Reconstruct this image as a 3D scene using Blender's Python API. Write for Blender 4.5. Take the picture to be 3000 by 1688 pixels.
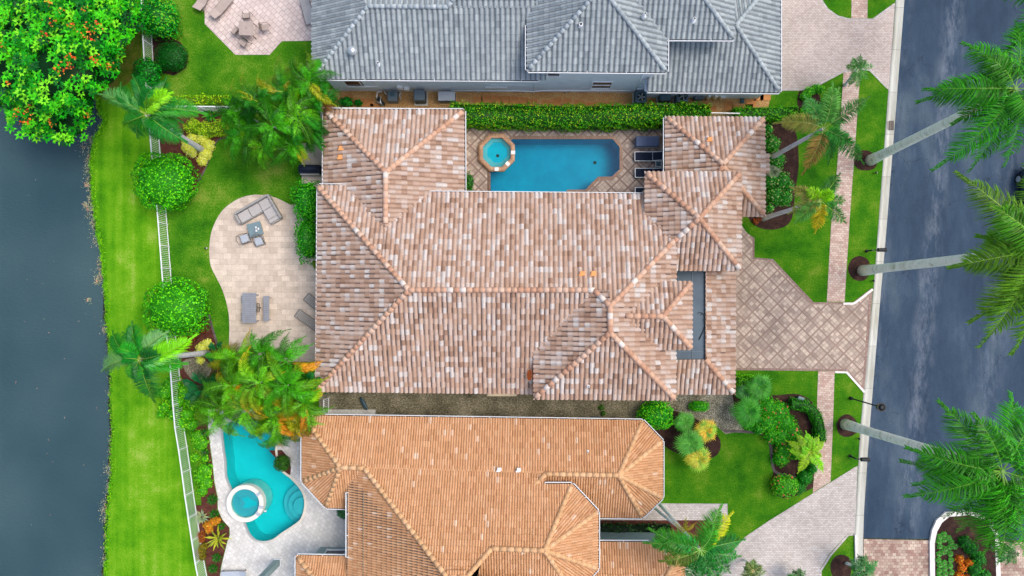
import bpy, bmesh, math, random
import numpy as np
from mathutils import Vector, Matrix
from mathutils.geometry import tessellate_polygon
R = math.radians
random.seed(7); rng = np.random.default_rng(7)
sc = bpy.context.scene
for o in list(bpy.data.objects): bpy.data.objects.remove(o)
COL = sc.collection

# ---------------------------------------------------------------- camera, sky, sun, exposure
H = 50.0                      # drone height in metres
K = 0.025                     # metres on the ground per photo pixel
NX, NY = 1545.0, 890.0        # the point straight below the drone
cd = bpy.data.cameras.new('camera'); cam = bpy.data.objects.new('camera', cd); COL.objects.link(cam)
cam.location = (0, 0, H); cd.sensor_width = 36; cd.lens = 24
cd.shift_x = (1500 - NX) / 3000; cd.shift_y = (NY - 844) / 3000
cd.clip_end = 1000; sc.camera = cam
sc.render.resolution_x = 1024; sc.render.resolution_y = 576
SUN_EL, SUN_AZ = R(60), R(75)      # azimuth clockwise from north (+Y)
w = bpy.data.worlds.new('World'); sc.world = w; w.use_nodes = True
nt = w.node_tree; bg = nt.nodes['Background']
sk = nt.nodes.new('ShaderNodeTexSky'); sk.sky_type = 'NISHITA'; sk.sun_disc = False
sk.sun_elevation = SUN_EL; sk.sun_rotation = SUN_AZ; sk.air_density = 1.0; sk.dust_density = 4.0; sk.ozone_density = 1.0
nt.links.new(sk.outputs[0], bg.inputs[0]); bg.inputs[1].default_value = 0.15
sl = bpy.data.lights.new('sun', 'SUN'); sl.energy = .85; sl.angle = R(26); sl.color = (1, .95, .87)
so = bpy.data.objects.new('sun', sl); COL.objects.link(so)
d = Vector((math.sin(SUN_AZ) * math.cos(SUN_EL), math.cos(SUN_AZ) * math.cos(SUN_EL), math.sin(SUN_EL)))
so.rotation_euler = d.to_track_quat('Z', 'Y').to_euler(); so.location = (0, 0, 60)
sc.view_settings.view_transform = 'Standard'; sc.view_settings.look = 'None'
sc.view_settings.exposure = 0.58; sc.view_settings.gamma = 1

# ---------------------------------------------------------------- helpers
def W(px, py, z=0.0):
    k = K * (H - z) / H
    return Vector(((px - NX) * k, (NY - py) * k, z))
def srgb(r, g, b):
    f = lambda c: ((c / 255 + .055) / 1.055) ** 2.4 if c > 10 else c / 255 / 12.92
    return (f(r), f(g), f(b))

def link(o, parent=None, world=True):
    COL.objects.link(o)
    if parent is not None:
        o.parent = parent
        if world: o.matrix_parent_inverse = Matrix.Translation(-parent.location)
def tag(o, label=None, cat=None, group=None, kind=None):
    if label: o['label'] = label
    if cat: o['category'] = cat
    if group: o['group'] = group
    if kind: o['kind'] = kind
    return o
def thing(name, label, cat, loc=(0, 0, 0), group=None):
    o = bpy.data.objects.new(name, None); o.empty_display_size = .3; COL.objects.link(o); o.location = loc
    return tag(o, label, cat, group)
def dup(root, loc=None, rotz=None, label=None, group=None):
    def cp(o, par):
        c = o.copy(); COL.objects.link(c)
        if par is not None: c.parent = par; c.matrix_parent_inverse = o.matrix_parent_inverse.copy()
        for ch in o.children: cp(ch, c)
        return c
    r = cp(root, None)
    if loc is not None: r.location = loc
    if rotz is not None: r.rotation_euler = (0, 0, rotz)
    if label: r['label'] = label
    if group: r['group'] = group
    return r

def mesh_np(name, V, F, mat, parent=None, cols=None, smooth=False):
    me = bpy.data.meshes.new(name)
    V = np.asarray(V, dtype=np.float32).reshape(-1, 3); F = np.asarray(F, dtype=np.int32)
    n, k = F.shape
    me.vertices.add(len(V)); me.vertices.foreach_set('co', V.ravel())
    me.loops.add(n * k); me.loops.foreach_set('vertex_index', F.ravel())
    me.polygons.add(n); me.polygons.foreach_set('loop_start', np.arange(0, n * k, k, dtype=np.int32))
    me.update(calc_edges=True)
    if cols is not None:
        a = me.attributes.new('Col', 'FLOAT_COLOR', 'FACE')
        c = np.ones((n, 4), dtype=np.float32); c[:, :3] = cols; a.data.foreach_set('color', c.ravel())
    if smooth: me.polygons.foreach_set('use_smooth', np.ones(n, dtype=bool))
    if mat: me.materials.append(mat)
    o = bpy.data.objects.new(name, me); link(o, parent)
    return o

class MB:
    """collects shapes for one mesh; faces carry a colour"""
    def __init__(s): s.bm = bmesh.new(); s.cl = s.bm.faces.layers.float_color.new('Col')
    def _c(s, fs, col):
        for f in fs: f[s.cl] = (*(col or (1, 1, 1)), 1)
    def face(s, pts, col=None):
        vs = [s.bm.verts.new(p) for p in pts]; f = s.bm.faces.new(vs); s._c([f], col); return f
    def box(s, c, size, rz=0, col=None, bevel=0, tilt=0, tiltx=0):
        m = Matrix.Translation(c) @ Matrix.Rotation(rz, 4, 'Z') @ Matrix.Rotation(tilt, 4, 'Y') @ Matrix.Rotation(tiltx, 4, 'X') @ Matrix.Diagonal((*size, 1))
        r = bmesh.ops.create_cube(s.bm, size=1, matrix=m)
        fs = {f for v in r['verts'] for f in v.link_faces}
        s._c(fs, col)
        if bevel:
            es = list({e for v in r['verts'] for e in v.link_edges})
            q = bmesh.ops.bevel(s.bm, geom=es, offset=bevel, segments=2, profile=.6, affect='EDGES')
            s._c(q['faces'], col)
        return s
    def bar(s, a, b, wd, ht, col=None):
        a = Vector(a); b = Vector(b); dv = b - a; L = dv.length
        if L < 1e-5: return s
        x = dv / L; y = Vector((0, 0, 1)).cross(x)
        y = Vector((0, 1, 0)) if y.length < 1e-4 else y.normalized()
        z = x.cross(y)
        m = Matrix((x * L, y * wd, z * ht)).transposed().to_4x4(); m.translation = (a + b) / 2
        r = bmesh.ops.create_cube(s.bm, size=1, matrix=m)
        s._c({f for v in r['verts'] for f in v.link_faces}, col); return s
    def tube(s, pts, radii, seg=8, col=None, cap=True, smooth=True):
        pts = [Vector(p) for p in pts]
        if not hasattr(radii, '__len__'): radii = [radii] * len(pts)
        rings = []
        for i, p in enumerate(pts):
            t = (pts[min(i + 1, len(pts) - 1)] - pts[max(i - 1, 0)]).normalized()
            u = t.cross(Vector((0, 0, 1)))
            if u.length < 1e-3: u = Vector((1, 0, 0))
            u.normalize(); v = t.cross(u).normalized()
            rings.append([s.bm.verts.new(p + (u * math.cos(6.2832 * k / seg) + v * math.sin(6.2832 * k / seg)) * radii[i]) for k in range(seg)])
        fs = []
        for a, b in zip(rings, rings[1:]):
            for k in range(seg):
                f = s.bm.faces.new((a[k], a[(k + 1) % seg], b[(k + 1) % seg], b[k])); f.smooth = smooth; fs.append(f)
        if cap:
            fs.append(s.bm.faces.new(rings[0])); fs.append(s.bm.faces.new(rings[-1][::-1]))
        s._c(fs, col); return s
    def cyl(s, x, y, z0, z1, r0, r1=None, seg=16, col=None):
        return s.tube([(x, y, z0), (x, y, z1)], [r0, r0 if r1 is None else r1], seg, col)
    def prism(s, pts, z0, z1, col=None, bottom=False):
        n = len(pts)
        lo = [s.bm.verts.new((p[0], p[1], z0)) for p in pts]; hi = [s.bm.verts.new((p[0], p[1], z1)) for p in pts]
        fs = [s.bm.faces.new((lo[i], lo[(i + 1) % n], hi[(i + 1) % n], hi[i])) for i in range(n)]
        for t in tessellate_polygon([[Vector((p[0], p[1], 0)) for p in pts]]):
            fs.append(s.bm.faces.new([hi[i] for i in t]))
            if bottom: fs.append(s.bm.faces.new([lo[i] for i in t]))
        s._c(fs, col); return s
    def ell(s, c, r, col=None, sub=2, rz=0):
        m = Matrix.Translation(c) @ Matrix.Rotation(rz, 4, 'Z') @ Matrix.Diagonal((*r, 1))
        q = bmesh.ops.create_icosphere(s.bm, subdivisions=sub, radius=1, matrix=m)
        fs = {f for v in q['verts'] for f in v.link_faces}
        for f in fs: f.smooth = True
        s._c(fs, col); return s
    def build(s, name, mat, parent=None, world=True):
        bmesh.ops.recalc_face_normals(s.bm, faces=s.bm.faces)
        me = bpy.data.meshes.new(name); s.bm.to_mesh(me); s.bm.free()
        me.materials.append(mat); o = bpy.data.objects.new(name, me); link(o, parent, world); return o

# ---------------------------------------------------------------- materials
def _mat(name):
    m = bpy.data.materials.new(name); m.use_nodes = True
    n = m.node_tree.nodes; return m, n, m.node_tree.links, n['Principled BSDF']
def mathn(n, l, op, a, b=None, c=None):
    q = n.new('ShaderNodeMath'); q.operation = op
    for i, v in enumerate((a, b, c)):
        if v is None: continue
        if isinstance(v, (int, float)): q.inputs[i].default_value = v
        else: l.new(v, q.inputs[i])
    return q.outputs[0]
def noise(n, l, vec, scale, detail=3, rough=.5):
    q = n.new('ShaderNodeTexNoise'); q.inputs['Scale'].default_value = scale; q.inputs['Detail'].default_value = detail
    q.inputs['Roughness'].default_value = rough; l.new(vec, q.inputs['Vector']); return q.outputs[0]
def ramp(n, l, fac, stops):
    q = n.new('ShaderNodeValToRGB'); e = q.color_ramp.elements
    while len(e) < len(stops): e.new(.5)
    for i, (p, c) in enumerate(stops): e[i].position = p; e[i].color = (*c, 1)
    l.new(fac, q.inputs[0]); return q.outputs[0]
def mix(n, l, fac, a, b, mode='MIX'):
    q = n.new('ShaderNodeMix'); q.data_type = 'RGBA'; q.blend_type = mode
    for s, v in ((0, fac), (6, a), (7, b)):
        if isinstance(v, (int, float)): q.inputs[s].default_value = v
        elif isinstance(v, tuple): q.inputs[s].default_value = (*v, 1)
        else: l.new(v, q.inputs[s])
    return q.outputs[2]
def objco(n, l, scale=(1, 1, 1), rot=0):
    t = n.new('ShaderNodeTexCoord'); m = n.new('ShaderNodeMapping')
    m.inputs['Scale'].default_value = scale; m.inputs['Rotation'].default_value = (0, 0, rot)
    l.new(t.outputs['Object'], m.inputs[0]); return m.outputs[0]
def bump(n, l, b, h, strength=.3, dist=.05):
    q = n.new('ShaderNodeBump'); q.inputs['Strength'].default_value = strength; q.inputs['Distance'].default_value = dist
    l.new(h, q.inputs['Height']); l.new(q.outputs[0], b.inputs['Normal'])
def flatm(name, c, rough=.7, metal=0, var=.15, scale=3, spec=.3):
    m, n, l, b = _mat(name); v = objco(n, l)
    c2 = tuple(x * (1 - var) for x in c); c3 = tuple(min(1, x * (1 + var)) for x in c)
    l.new(ramp(n, l, noise(n, l, v, scale), [(.3, c2), (.7, c3)]), b.inputs['Base Color'])
    b.inputs['Roughness'].default_value = rough; b.inputs['Metallic'].default_value = metal
    b.inputs['Specular IOR Level'].default_value = spec; return m
def groundm(name, stops, scale=1, fine=14, rough=.95, bstr=.4, fmix=.35, streak=None):
    """mottled ground: a broad noise picks the colour, a fine noise breaks it up"""
    m, n, l, b = _mat(name); v = objco(n, l)
    a = noise(n, l, v, scale, 5, .6); f = noise(n, l, v, fine, 3, .7)
    mixv = mathn(n, l, 'ADD', mathn(n, l, 'MULTIPLY', a, 1 - fmix), mathn(n, l, 'MULTIPLY', f, fmix))
    if streak:
        s_ = noise(n, l, objco(n, l, (streak, .05, 1)), 1, 2)
        mixv = mathn(n, l, 'ADD', mathn(n, l, 'MULTIPLY', mixv, .7), mathn(n, l, 'MULTIPLY', s_, .3))
    l.new(ramp(n, l, mixv, stops), b.inputs['Base Color'])
    b.inputs['Roughness'].default_value = rough; b.inputs['Specular IOR Level'].default_value = .15
    bump(n, l, b, f, bstr, .04); return m
def brickm(name, c1, c2, mortar, bw, bh, rot=0, msize=.012, rough=.85, offset=.5, dirt=.12, dscale=.5, bstr=.3, warp=None):
    m, n, l, b = _mat(name); v = objco(n, l, rot=rot)
    q = n.new('ShaderNodeTexBrick'); l.new(v, q.inputs['Vector'])
    q.inputs['Color1'].default_value = (*c1, 1); q.inputs['Color2'].default_value = (*c2, 1); q.inputs['Mortar'].default_value = (*mortar, 1)
    q.inputs['Scale'].default_value = 1; q.inputs['Brick Width'].default_value = bw; q.inputs['Row Height'].default_value = bh
    q.inputs['Mortar Size'].default_value = msize; q.inputs['Mortar Smooth'].default_value = .3; q.offset = offset; q.inputs['Bias'].default_value = 0
    a = noise(n, l, v, dscale, 5, .6)
    dk = ramp(n, l, a, [(.3, (1 - dirt * 1.6,) * 3), (.55, (1, 1, 1)), (.75, (1 + dirt,) * 3)])
    f = noise(n, l, v, 12, 2)
    dk2 = ramp(n, l, f, [(.3, (.9,) * 3), (.7, (1.08,) * 3)])
    l.new(mix(n, l, 1.0, mix(n, l, 1.0, q.outputs[0], dk, 'MULTIPLY'), dk2, 'MULTIPLY'), b.inputs['Base Color'])
    b.inputs['Roughness'].default_value = rough; b.inputs['Specular IOR Level'].default_value = .25
    bump(n, l, b, mathn(n, l, 'SUBTRACT', 1, q.outputs[1]), bstr, .02); return m
def latticem(name, c1, c2, band, mortar, period=.92, bwid=.13, rot=R(45), dirt=.15):
    m, n, l, b = _mat(name); v = objco(n, l, rot=rot)
    q = n.new('ShaderNodeTexBrick'); l.new(v, q.inputs['Vector'])
    q.inputs['Color1'].default_value = (*c1, 1); q.inputs['Color2'].default_value = (*c2, 1); q.inputs['Mortar'].default_value = (*mortar, 1)
    cell = period / 3.0
    q.inputs['Scale'].default_value = 1; q.inputs['Brick Width'].default_value = cell; q.inputs['Row Height'].default_value = cell
    q.inputs['Mortar Size'].default_value = .012; q.offset = 0.0
    sp = n.new('ShaderNodeSeparateXYZ'); l.new(v, sp.inputs[0])
    ms = []
    for k in (0, 1):
        fr = mathn(n, l, 'FRACT', mathn(n, l, 'ADD', mathn(n, l, 'DIVIDE', sp.outputs[k], period), 100))
        ms.append(mathn(n, l, 'LESS_THAN', fr, bwid / period))
    msk = mathn(n, l, 'MAXIMUM', ms[0], ms[1])
    c = mix(n, l, msk, q.outputs[0], band)
    a = noise(n, l, v, .6, 5, .6)
    dk = ramp(n, l, a, [(.3, (1 - dirt * 1.6,) * 3), (.55, (1, 1, 1)), (.75, (1 + dirt,) * 3)])
    l.new(mix(n, l, 1.0, c, dk, 'MULTIPLY'), b.inputs['Base Color'])
    b.inputs['Roughness'].default_value = .85; b.inputs['Specular IOR Level'].default_value = .25; return m
def attrm(name, rough=.8, var=.18, scale=6, spec=.25, stain=None, sscale=1.0, trans=0):
    """colour stored per face, broken up by noise; stain = (colour, low, high) adds weather marks"""
    m, n, l, b = _mat(name); v = objco(n, l)
    at = n.new('ShaderNodeAttribute'); at.attribute_name = 'Col'
    dk = ramp(n, l, noise(n, l, v, scale, 4, .6), [(.3, (1 - var,) * 3), (.7, (1 + var,) * 3)])
    c = mix(n, l, 1.0, at.outputs[0], dk, 'MULTIPLY')
    if stain:
        g = ramp(n, l, noise(n, l, v, sscale, 6, .75), [(stain[1], (0, 0, 0)), (stain[2], (1, 1, 1))])
        c = mix(n, l, g, c, stain[0])
    l.new(c, b.inputs['Base Color']); b.inputs['Roughness'].default_value = rough; b.inputs['Specular IOR Level'].default_value = spec
    if trans:
        tr = n.new('ShaderNodeBsdfTranslucent'); l.new(c, tr.inputs[0])
        ms = n.new('ShaderNodeMixShader'); ms.inputs[0].default_value = trans
        l.new(b.outputs[0], ms.inputs[1]); l.new(tr.outputs[0], ms.inputs[2])
        l.new(ms.outputs[0], n['Material Output'].inputs[0])
    return m

S = srgb
M = {}
M['lawn'] = groundm('lawn_grass', [(.35, S(30, 86, 8)), (.46, S(56, 118, 10)), (.54, S(82, 134, 22)), (.63, S(128, 150, 56))], .45, 9, bstr=.6, fmix=.42)
M['bank_lawn'] = groundm('bank_grass', [(.35, S(48, 112, 6)), (.46, S(80, 146, 8)), (.55, S(108, 162, 24)), (.64, S(152, 178, 76))], .5, 9, bstr=.6, fmix=.4, streak=1.4)
M['front_lawn'] = groundm('front_grass', [(.35, S(28, 82, 6)), (.47, S(52, 114, 8)), (.56, S(78, 128, 16)), (.65, S(116, 140, 44))], .6, 10, bstr=.5, fmix=.42)
M['mulch'] = groundm('bark_mulch', [(.3, S(26, 18, 18)), (.5, S(58, 40, 36)), (.7, S(104, 76, 62))], 2, 22, bstr=.9, fmix=.6)
M['red_mulch'] = groundm('red_mulch', [(.3, S(44, 22, 18)), (.5, S(88, 50, 42)), (.7, S(132, 86, 72))], 2, 24, bstr=.9, fmix=.6)
M['gravel'] = groundm('grey_gravel', [(.36, S(56, 56, 42)), (.5, S(122, 116, 94)), (.66, S(184, 174, 150))], .7, 9, bstr=.8, fmix=.6)
M['pebble'] = groundm('white_pebbles', [(.38, S(60, 58, 46)), (.5, S(120, 116, 98)), (.62, S(196, 190, 170))], 1.5, 16, bstr=.8, fmix=.75)
M['gold_gravel'] = groundm('golden_pea_gravel', [(.32, S(120, 80, 44)), (.5, S(190, 146, 92)), (.68, S(236, 206, 156))], .8, 16, bstr=.8, fmix=.75)
M['worn'] = groundm('worn_grass', [(.34, S(58, 62, 16)), (.46, S(74, 104, 10)), (.56, S(110, 108, 40)), (.68, S(128, 104, 66))], .9, 9, fmix=.45)
M['soil'] = groundm('lake_bed', [(.3, S(24, 30, 26)), (.6, S(58, 56, 44)), (.75, S(80, 66, 52))], .4, 3)
M['travertine'] = brickm('travertine', S(222, 206, 190), S(200, 184, 168), S(176, 158, 140), .61, .41, 0, .008, dirt=.10, dscale=1.4)
M['lattice'] = latticem('lattice_pavers', S(206, 188, 170), S(158, 140, 128), S(152, 130, 118), S(140, 120, 110), .86, .10)
M['lattice_light'] = latticem('lattice_pavers_light', S(194, 178, 164), S(154, 138, 128), S(136, 116, 108), S(130, 114, 106), .86, .11)
M['pink_paver'] = brickm('grey_pink_pavers', S(206, 194, 186), S(188, 172, 162), S(150, 134, 126), .21, .12, 0, .010, dirt=.12, dscale=.35)
M['pale_paver'] = brickm('pale_pavers', S(208, 202, 196), S(188, 178, 170), S(150, 138, 130), .22, .13, 0, .010, dirt=.12, dscale=.35)
M['walk_paver'] = brickm('sidewalk_pavers', S(216, 198, 182), S(188, 156, 142), S(150, 120, 108), .24, .16, R(3), .010, dirt=.10, dscale=1.2)
M['street_paver'] = brickm('street_pavers', S(204, 186, 166), S(160, 126, 114), S(128, 104, 96), .28, .22, 0, .012, dirt=.2, dscale=.7)
M['border_paver'] = brickm('border_pavers', S(168, 144, 132), S(148, 122, 112), S(108, 88, 80), .12, .24, R(90), .010)
M['white_deck'] = brickm('white_deck_pavers', S(224, 222, 216), S(206, 204, 198), S(172, 170, 164), .3, .3, R(45), .008, dirt=.08, dscale=1)
M['pink_deck'] = brickm('pink_tiles', S(224, 208, 202), S(208, 190, 184), S(150, 124, 118), .36, .36, R(45), .012, dirt=.08, dscale=1)
M['concrete'] = flatm('concrete', S(196, 196, 186), .85, var=.08, scale=1.2)
M['white'] = flatm('white_paint', S(232, 236, 238), .5, var=.04)
M['kerbwhite'] = flatm('white_kerb', S(232, 226, 220), .7, var=.08)
M['stucco'] = flatm('pale_blue_stucco', S(222, 234, 244), .9, var=.05, scale=1.5)
M['cream'] = flatm('cream_stucco', S(214, 196, 160), .9, var=.06, scale=1.5)
M['greygreen'] = flatm('grey_stucco', S(140, 160, 160), .9, var=.06)
M['dark'] = flatm('dark_plastic', S(28, 34, 38), .5)
M['glass'] = flatm('dark_glass', S(40, 40, 48), .12, var=.2, spec=.6)
M['teal'] = flatm('teal_cabinet_metal', S(66, 92, 104), .5)
M['ac'] = flatm('grey_metal', S(96, 112, 124), .5)
M['wicker'] = flatm('grey_wicker', S(158, 156, 154), .8, var=.2, scale=30)
M['cushion'] = flatm('grey_cushion', S(182, 178, 176), .9, var=.06)
M['cushion_blue'] = flatm('pale_cushion', S(176, 184, 194), .9, var=.06)
M['bluegrey'] = flatm('blue_grey_top', S(118, 140, 148), .5, var=.05)
M['slat'] = flatm('grey_slats', S(142, 146, 156), .7, var=.1)
M['navy'] = flatm('navy_fabric', S(28, 38, 60), .8, var=.15)
M['cover'] = flatm('blue_grey_cover', S(84, 98, 128), .8, var=.12)
M['bronze'] = flatm('bronze_frame', S(120, 108, 100), .5)
M['taupe'] = flatm('taupe_sling', S(176, 160, 152), .8, var=.08)
M['terra'] = flatm('terracotta_vent', S(226, 158, 98), .8, var=.1)
M['silver'] = flatm('silver', S(206, 212, 214), .3, metal=.6)
M['flat'] = flatm('grey_flat_roof', S(92, 106, 118), .85, var=.14, scale=.8)
M['stone'] = flatm('sandstone_slab', S(190, 130, 78), .9, var=.2, scale=1.5)
M['coping'] = brickm('coping_brick', S(176, 150, 134), S(160, 134, 120), S(128, 104, 94), .16, .3, 0, .01)
M['coping_tan'] = brickm('tan_coping', S(196, 158, 128), S(180, 142, 114), S(140, 108, 88), .2, .4, 0, .01)
M['coping_white'] = flatm('white_coping', S(230, 226, 214), .7, var=.05)
M['leaf'] = attrm('leaves', .55, .12, 8, .3, trans=.25)
M['palmleaf'] = attrm('palm_leaflets', .45, .1, 5, .35, trans=.25)
M['paint'] = attrm('painted_parts', .6, .06, 5)
def palmbark():
    m, n, l, b = _mat('palm_bark'); v = objco(n, l); rg = noise(n, l, objco(n, l, (.15, .15, 3.2)), 1.6, 3, .6); bl = noise(n, l, v, 2.2, 5, .65)
    c = ramp(n, l, bl, [(.32, S(186, 196, 176)), (.44, S(232, 240, 228)), (.7, S(244, 248, 242))])
    l.new(mix(n, l, 1.0, c, ramp(n, l, rg, [(.36, (.8, .8, .76)), (.46, (1, 1, 1))]), 'MULTIPLY'), b.inputs['Base Color']); b.inputs['Roughness'].default_value = .9; return m
M['trunk'] = palmbark()
M['greytrunk'] = groundm('grey_bark', [(.3, S(166, 166, 168)), (.5, S(206, 206, 208)), (.7, S(228, 228, 228))], 2, 9, bstr=.3, fmix=.5)
M['edging'] = groundm('dark_edging', [(.3, S(60, 52, 52)), (.7, S(120, 110, 108))], 2, 9)
M['bark'] = groundm('brown_bark', [(.3, S(70, 60, 48)), (.7, S(126, 112, 92))], 2, 9)
M['tile_main'] = attrm('blended_clay_tiles', .9, .10, 9, .15, stain=(S(110, 92, 84), .60, .95), sscale=2.6)
M['tile_orange'] = attrm('orange_clay_tiles', .85, .07, 9, .15, stain=(S(160, 112, 82), .62, .98), sscale=1.5)
M['tile_grey'] = attrm('grey_concrete_tiles', .85, .12, 7, .15, stain=(S(96, 106, 114), .55, .95), sscale=1.8)
# asphalt
def asphalt():
    m, n, l, b = _mat('asphalt'); v = objco(n, l)
    a = noise(n, l, objco(n, l, (1, .35, 1)), .32, 6, .65); f = noise(n, l, v, 20, 2); s_ = noise(n, l, objco(n, l, (1, .25, 1)), 1.3, 5, .7)
    c = ramp(n, l, a, [(.34, S(40, 60, 80)), (.52, S(52, 72, 92)), (.74, S(86, 102, 114))])
    c = mix(n, l, 1.0, c, ramp(n, l, s_, [(.3, (.88,) * 3), (.55, (1, 1, 1)), (.75, (1.16,) * 3)]), 'MULTIPLY')
    c = mix(n, l, 1.0, c, ramp(n, l, f, [(.3, (.85,) * 3), (.7, (1.12,) * 3)]), 'MULTIPLY')
    # pale scuffed seam along the lane and fine cracks
    sp = n.new('ShaderNodeSeparateXYZ'); l.new(v, sp.inputs[0])
    xx = mathn(n, l, 'ADD', sp.outputs[0], mathn(n, l, 'MULTIPLY', sp.outputs[1], -.093))
    for x0, wd, am in ((29.3, 1.1, .55), (25.9, .5, .3), (34.5, 1.4, .3)):
        dx = mathn(n, l, 'DIVIDE', mathn(n, l, 'ABSOLUTE', mathn(n, l, 'SUBTRACT', xx, x0)), wd)
        bd = mathn(n, l, 'MAXIMUM', mathn(n, l, 'SUBTRACT', 1, dx), 0)
        g = mathn(n, l, 'MULTIPLY', bd, ramp(n, l, noise(n, l, objco(n, l, (1, .3, 1)), 1.1, 6, .75), [(.45, (0, 0, 0)), (.7, (1, 1, 1))]))
        c = mix(n, l, mathn(n, l, 'MULTIPLY', g, am), c, S(150, 156, 168))
    vo = n.new('ShaderNodeTexVoronoi'); vo.feature = 'DISTANCE_TO_EDGE'; vo.inputs['Scale'].default_value = .3
    wv = n.new('ShaderNodeVectorMath'); wv.operation = 'ADD'; nn = n.new('ShaderNodeTexNoise'); nn.inputs['Scale'].default_value = 1.2; nn.inputs['Detail'].default_value = 6; l.new(v, nn.inputs[0]); l.new(nn.outputs[1], wv.inputs[0]); l.new(v, wv.inputs[1]); l.new(wv.outputs[0], vo.inputs[0])
    ck = mathn(n, l, 'MULTIPLY', mathn(n, l, 'LESS_THAN', vo.outputs[0], .006), ramp(n, l, noise(n, l, v, .25, 2), [(.5, (0, 0, 0)), (.55, (1, 1, 1))]))
    c = mix(n, l, mathn(n, l, 'MULTIPLY', ck, .45), c, S(24, 32, 44))
    l.new(c, b.inputs['Base Color']); b.inputs['Roughness'].default_value = .75; b.inputs['Specular IOR Level'].default_value = .2
    bump(n, l, b, f, .3, .02); return m
M['asphalt'] = asphalt()
def lake():
    m, n, l, b = _mat('lake_water'); v = objco(n, l)
    a = noise(n, l, v, .08, 3); wv = noise(n, l, objco(n, l, (.6, 1.6, 1)), 5, 4, .6)
    l.new(ramp(n, l, a, [(.35, S(48, 74, 82)), (.65, S(68, 92, 96))]), b.inputs['Base Color'])  # broad tone contrast puts uneven sheen into the water colour
    b.inputs['Roughness'].default_value = .12; b.inputs['IOR'].default_value = 1.33
    bump(n, l, b, wv, .7, .10); return m
M['lake'] = lake()
def poolwater(name, tint):
    m, n, l, b = _mat(name); v = objco(n, l)
    tr = n.new('ShaderNodeBsdfTransparent'); tr.inputs[0].default_value = (*tint, 1)
    gl = n.new('ShaderNodeBsdfGlossy'); gl.inputs['Roughness'].default_value = .05
    fr = n.new('ShaderNodeFresnel'); fr.inputs[0].default_value = 1.33
    q = n.new('ShaderNodeBump'); q.inputs['Strength'].default_value = .2; q.inputs['Distance'].default_value = .04
    l.new(noise(n, l, v, 4, 3), q.inputs['Height']); l.new(q.outputs[0], gl.inputs['Normal']); l.new(q.outputs[0], fr.inputs['Normal'])
    ms = n.new('ShaderNodeMixShader'); l.new(fr.outputs[0], ms.inputs[0]); l.new(tr.outputs[0], ms.inputs[1]); l.new(gl.outputs[0], ms.inputs[2])
    l.new(ms.outputs[0], n['Material Output'].inputs[0]); n.remove(b); return m
M['poolwater'] = poolwater('pool_water', (.20, .82, .90))
M['poolwater_light'] = poolwater('light_pool_water', (.42, .95, .97))
M['spawater'] = poolwater('spa_water', (.66, .93, .95))
M['plaster'] = groundm('pool_plaster', [(.3, S(0, 150, 178)), (.7, S(0, 192, 212))], .25, 2, fmix=.1, bstr=0)
M['plaster2'] = groundm('aqua_plaster', [(.3, S(20, 190, 194)), (.7, S(40, 214, 216))], .25, 2, fmix=.1, bstr=0)
M['plaster_light'] = groundm('spa_plaster', [(.3, S(96, 172, 180)), (.7, S(130, 194, 198))], .5, 2, fmix=.1, bstr=0)
# ================================================================ the setting
def smooth_px(pts, n=6, closed=False):
    """Catmull-Rom through pixel points"""
    P = [Vector((*p, 0)) for p in pts]; out = []; N = len(P)
    rngi = range(N) if closed else range(N - 1)
    for i in rngi:
        p0 = P[(i - 1) % N] if closed or i > 0 else P[i]; p1 = P[i]; p2 = P[(i + 1) % N]
        p3 = P[(i + 2) % N] if closed or i + 2 < N else p2
        for k in range(n):
            t = k / n
            q = .5 * ((2 * p1) + (p2 - p0) * t + (2 * p0 - 5 * p1 + 4 * p2 - p3) * t * t + (3 * p1 - p0 - 3 * p2 + p3) * t ** 3)
            out.append((q.x, q.y))
    if not closed: out.append(pts[-1])
    return out
def sheet(name, pts, z, mat, holes=(), kind='structure', parent=None, z0=None):
    """flat sheet through pixel points, with holes; z0 gives it an edge down to that height"""
    loops = [[W(x, y).to_3d() for x, y in lp] for lp in (pts, *holes)]
    V = []; F = []
    for lp in loops: V += [(p.x, p.y, z) for p in lp]
    for t in tessellate_polygon([[Vector((p.x, p.y, 0)) for p in lp] for lp in loops]): F.append(t)
    if z0 is not None:
        s = 0
        for lp in loops:
            m_ = len(lp); b0 = len(V); V += [(p.x, p.y, z0) for p in lp]
            for i in range(m_):
                j = (i + 1) % m_; F.append((s + i, s + j, b0 + j)); F.append((s + i, b0 + j, b0 + i))
            s += m_
            # keep indices right for the next loop
            if lp is not loops[-1]: pass
    me = bpy.data.meshes.new(name)
    me.from_pydata(V, [], F); bm = bmesh.new(); bm.from_mesh(me); bmesh.ops.recalc_face_normals(bm, faces=bm.faces)
    for f in bm.faces:
        if abs(f.normal.z) > .9 and f.normal.z < 0: f.normal_flip()
    bm.to_mesh(me); bm.free()
    me.materials.append(mat); o = bpy.data.objects.new(name, me); link(o, parent)
    if kind and parent is None: o['kind'] = kind
    return o

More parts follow.
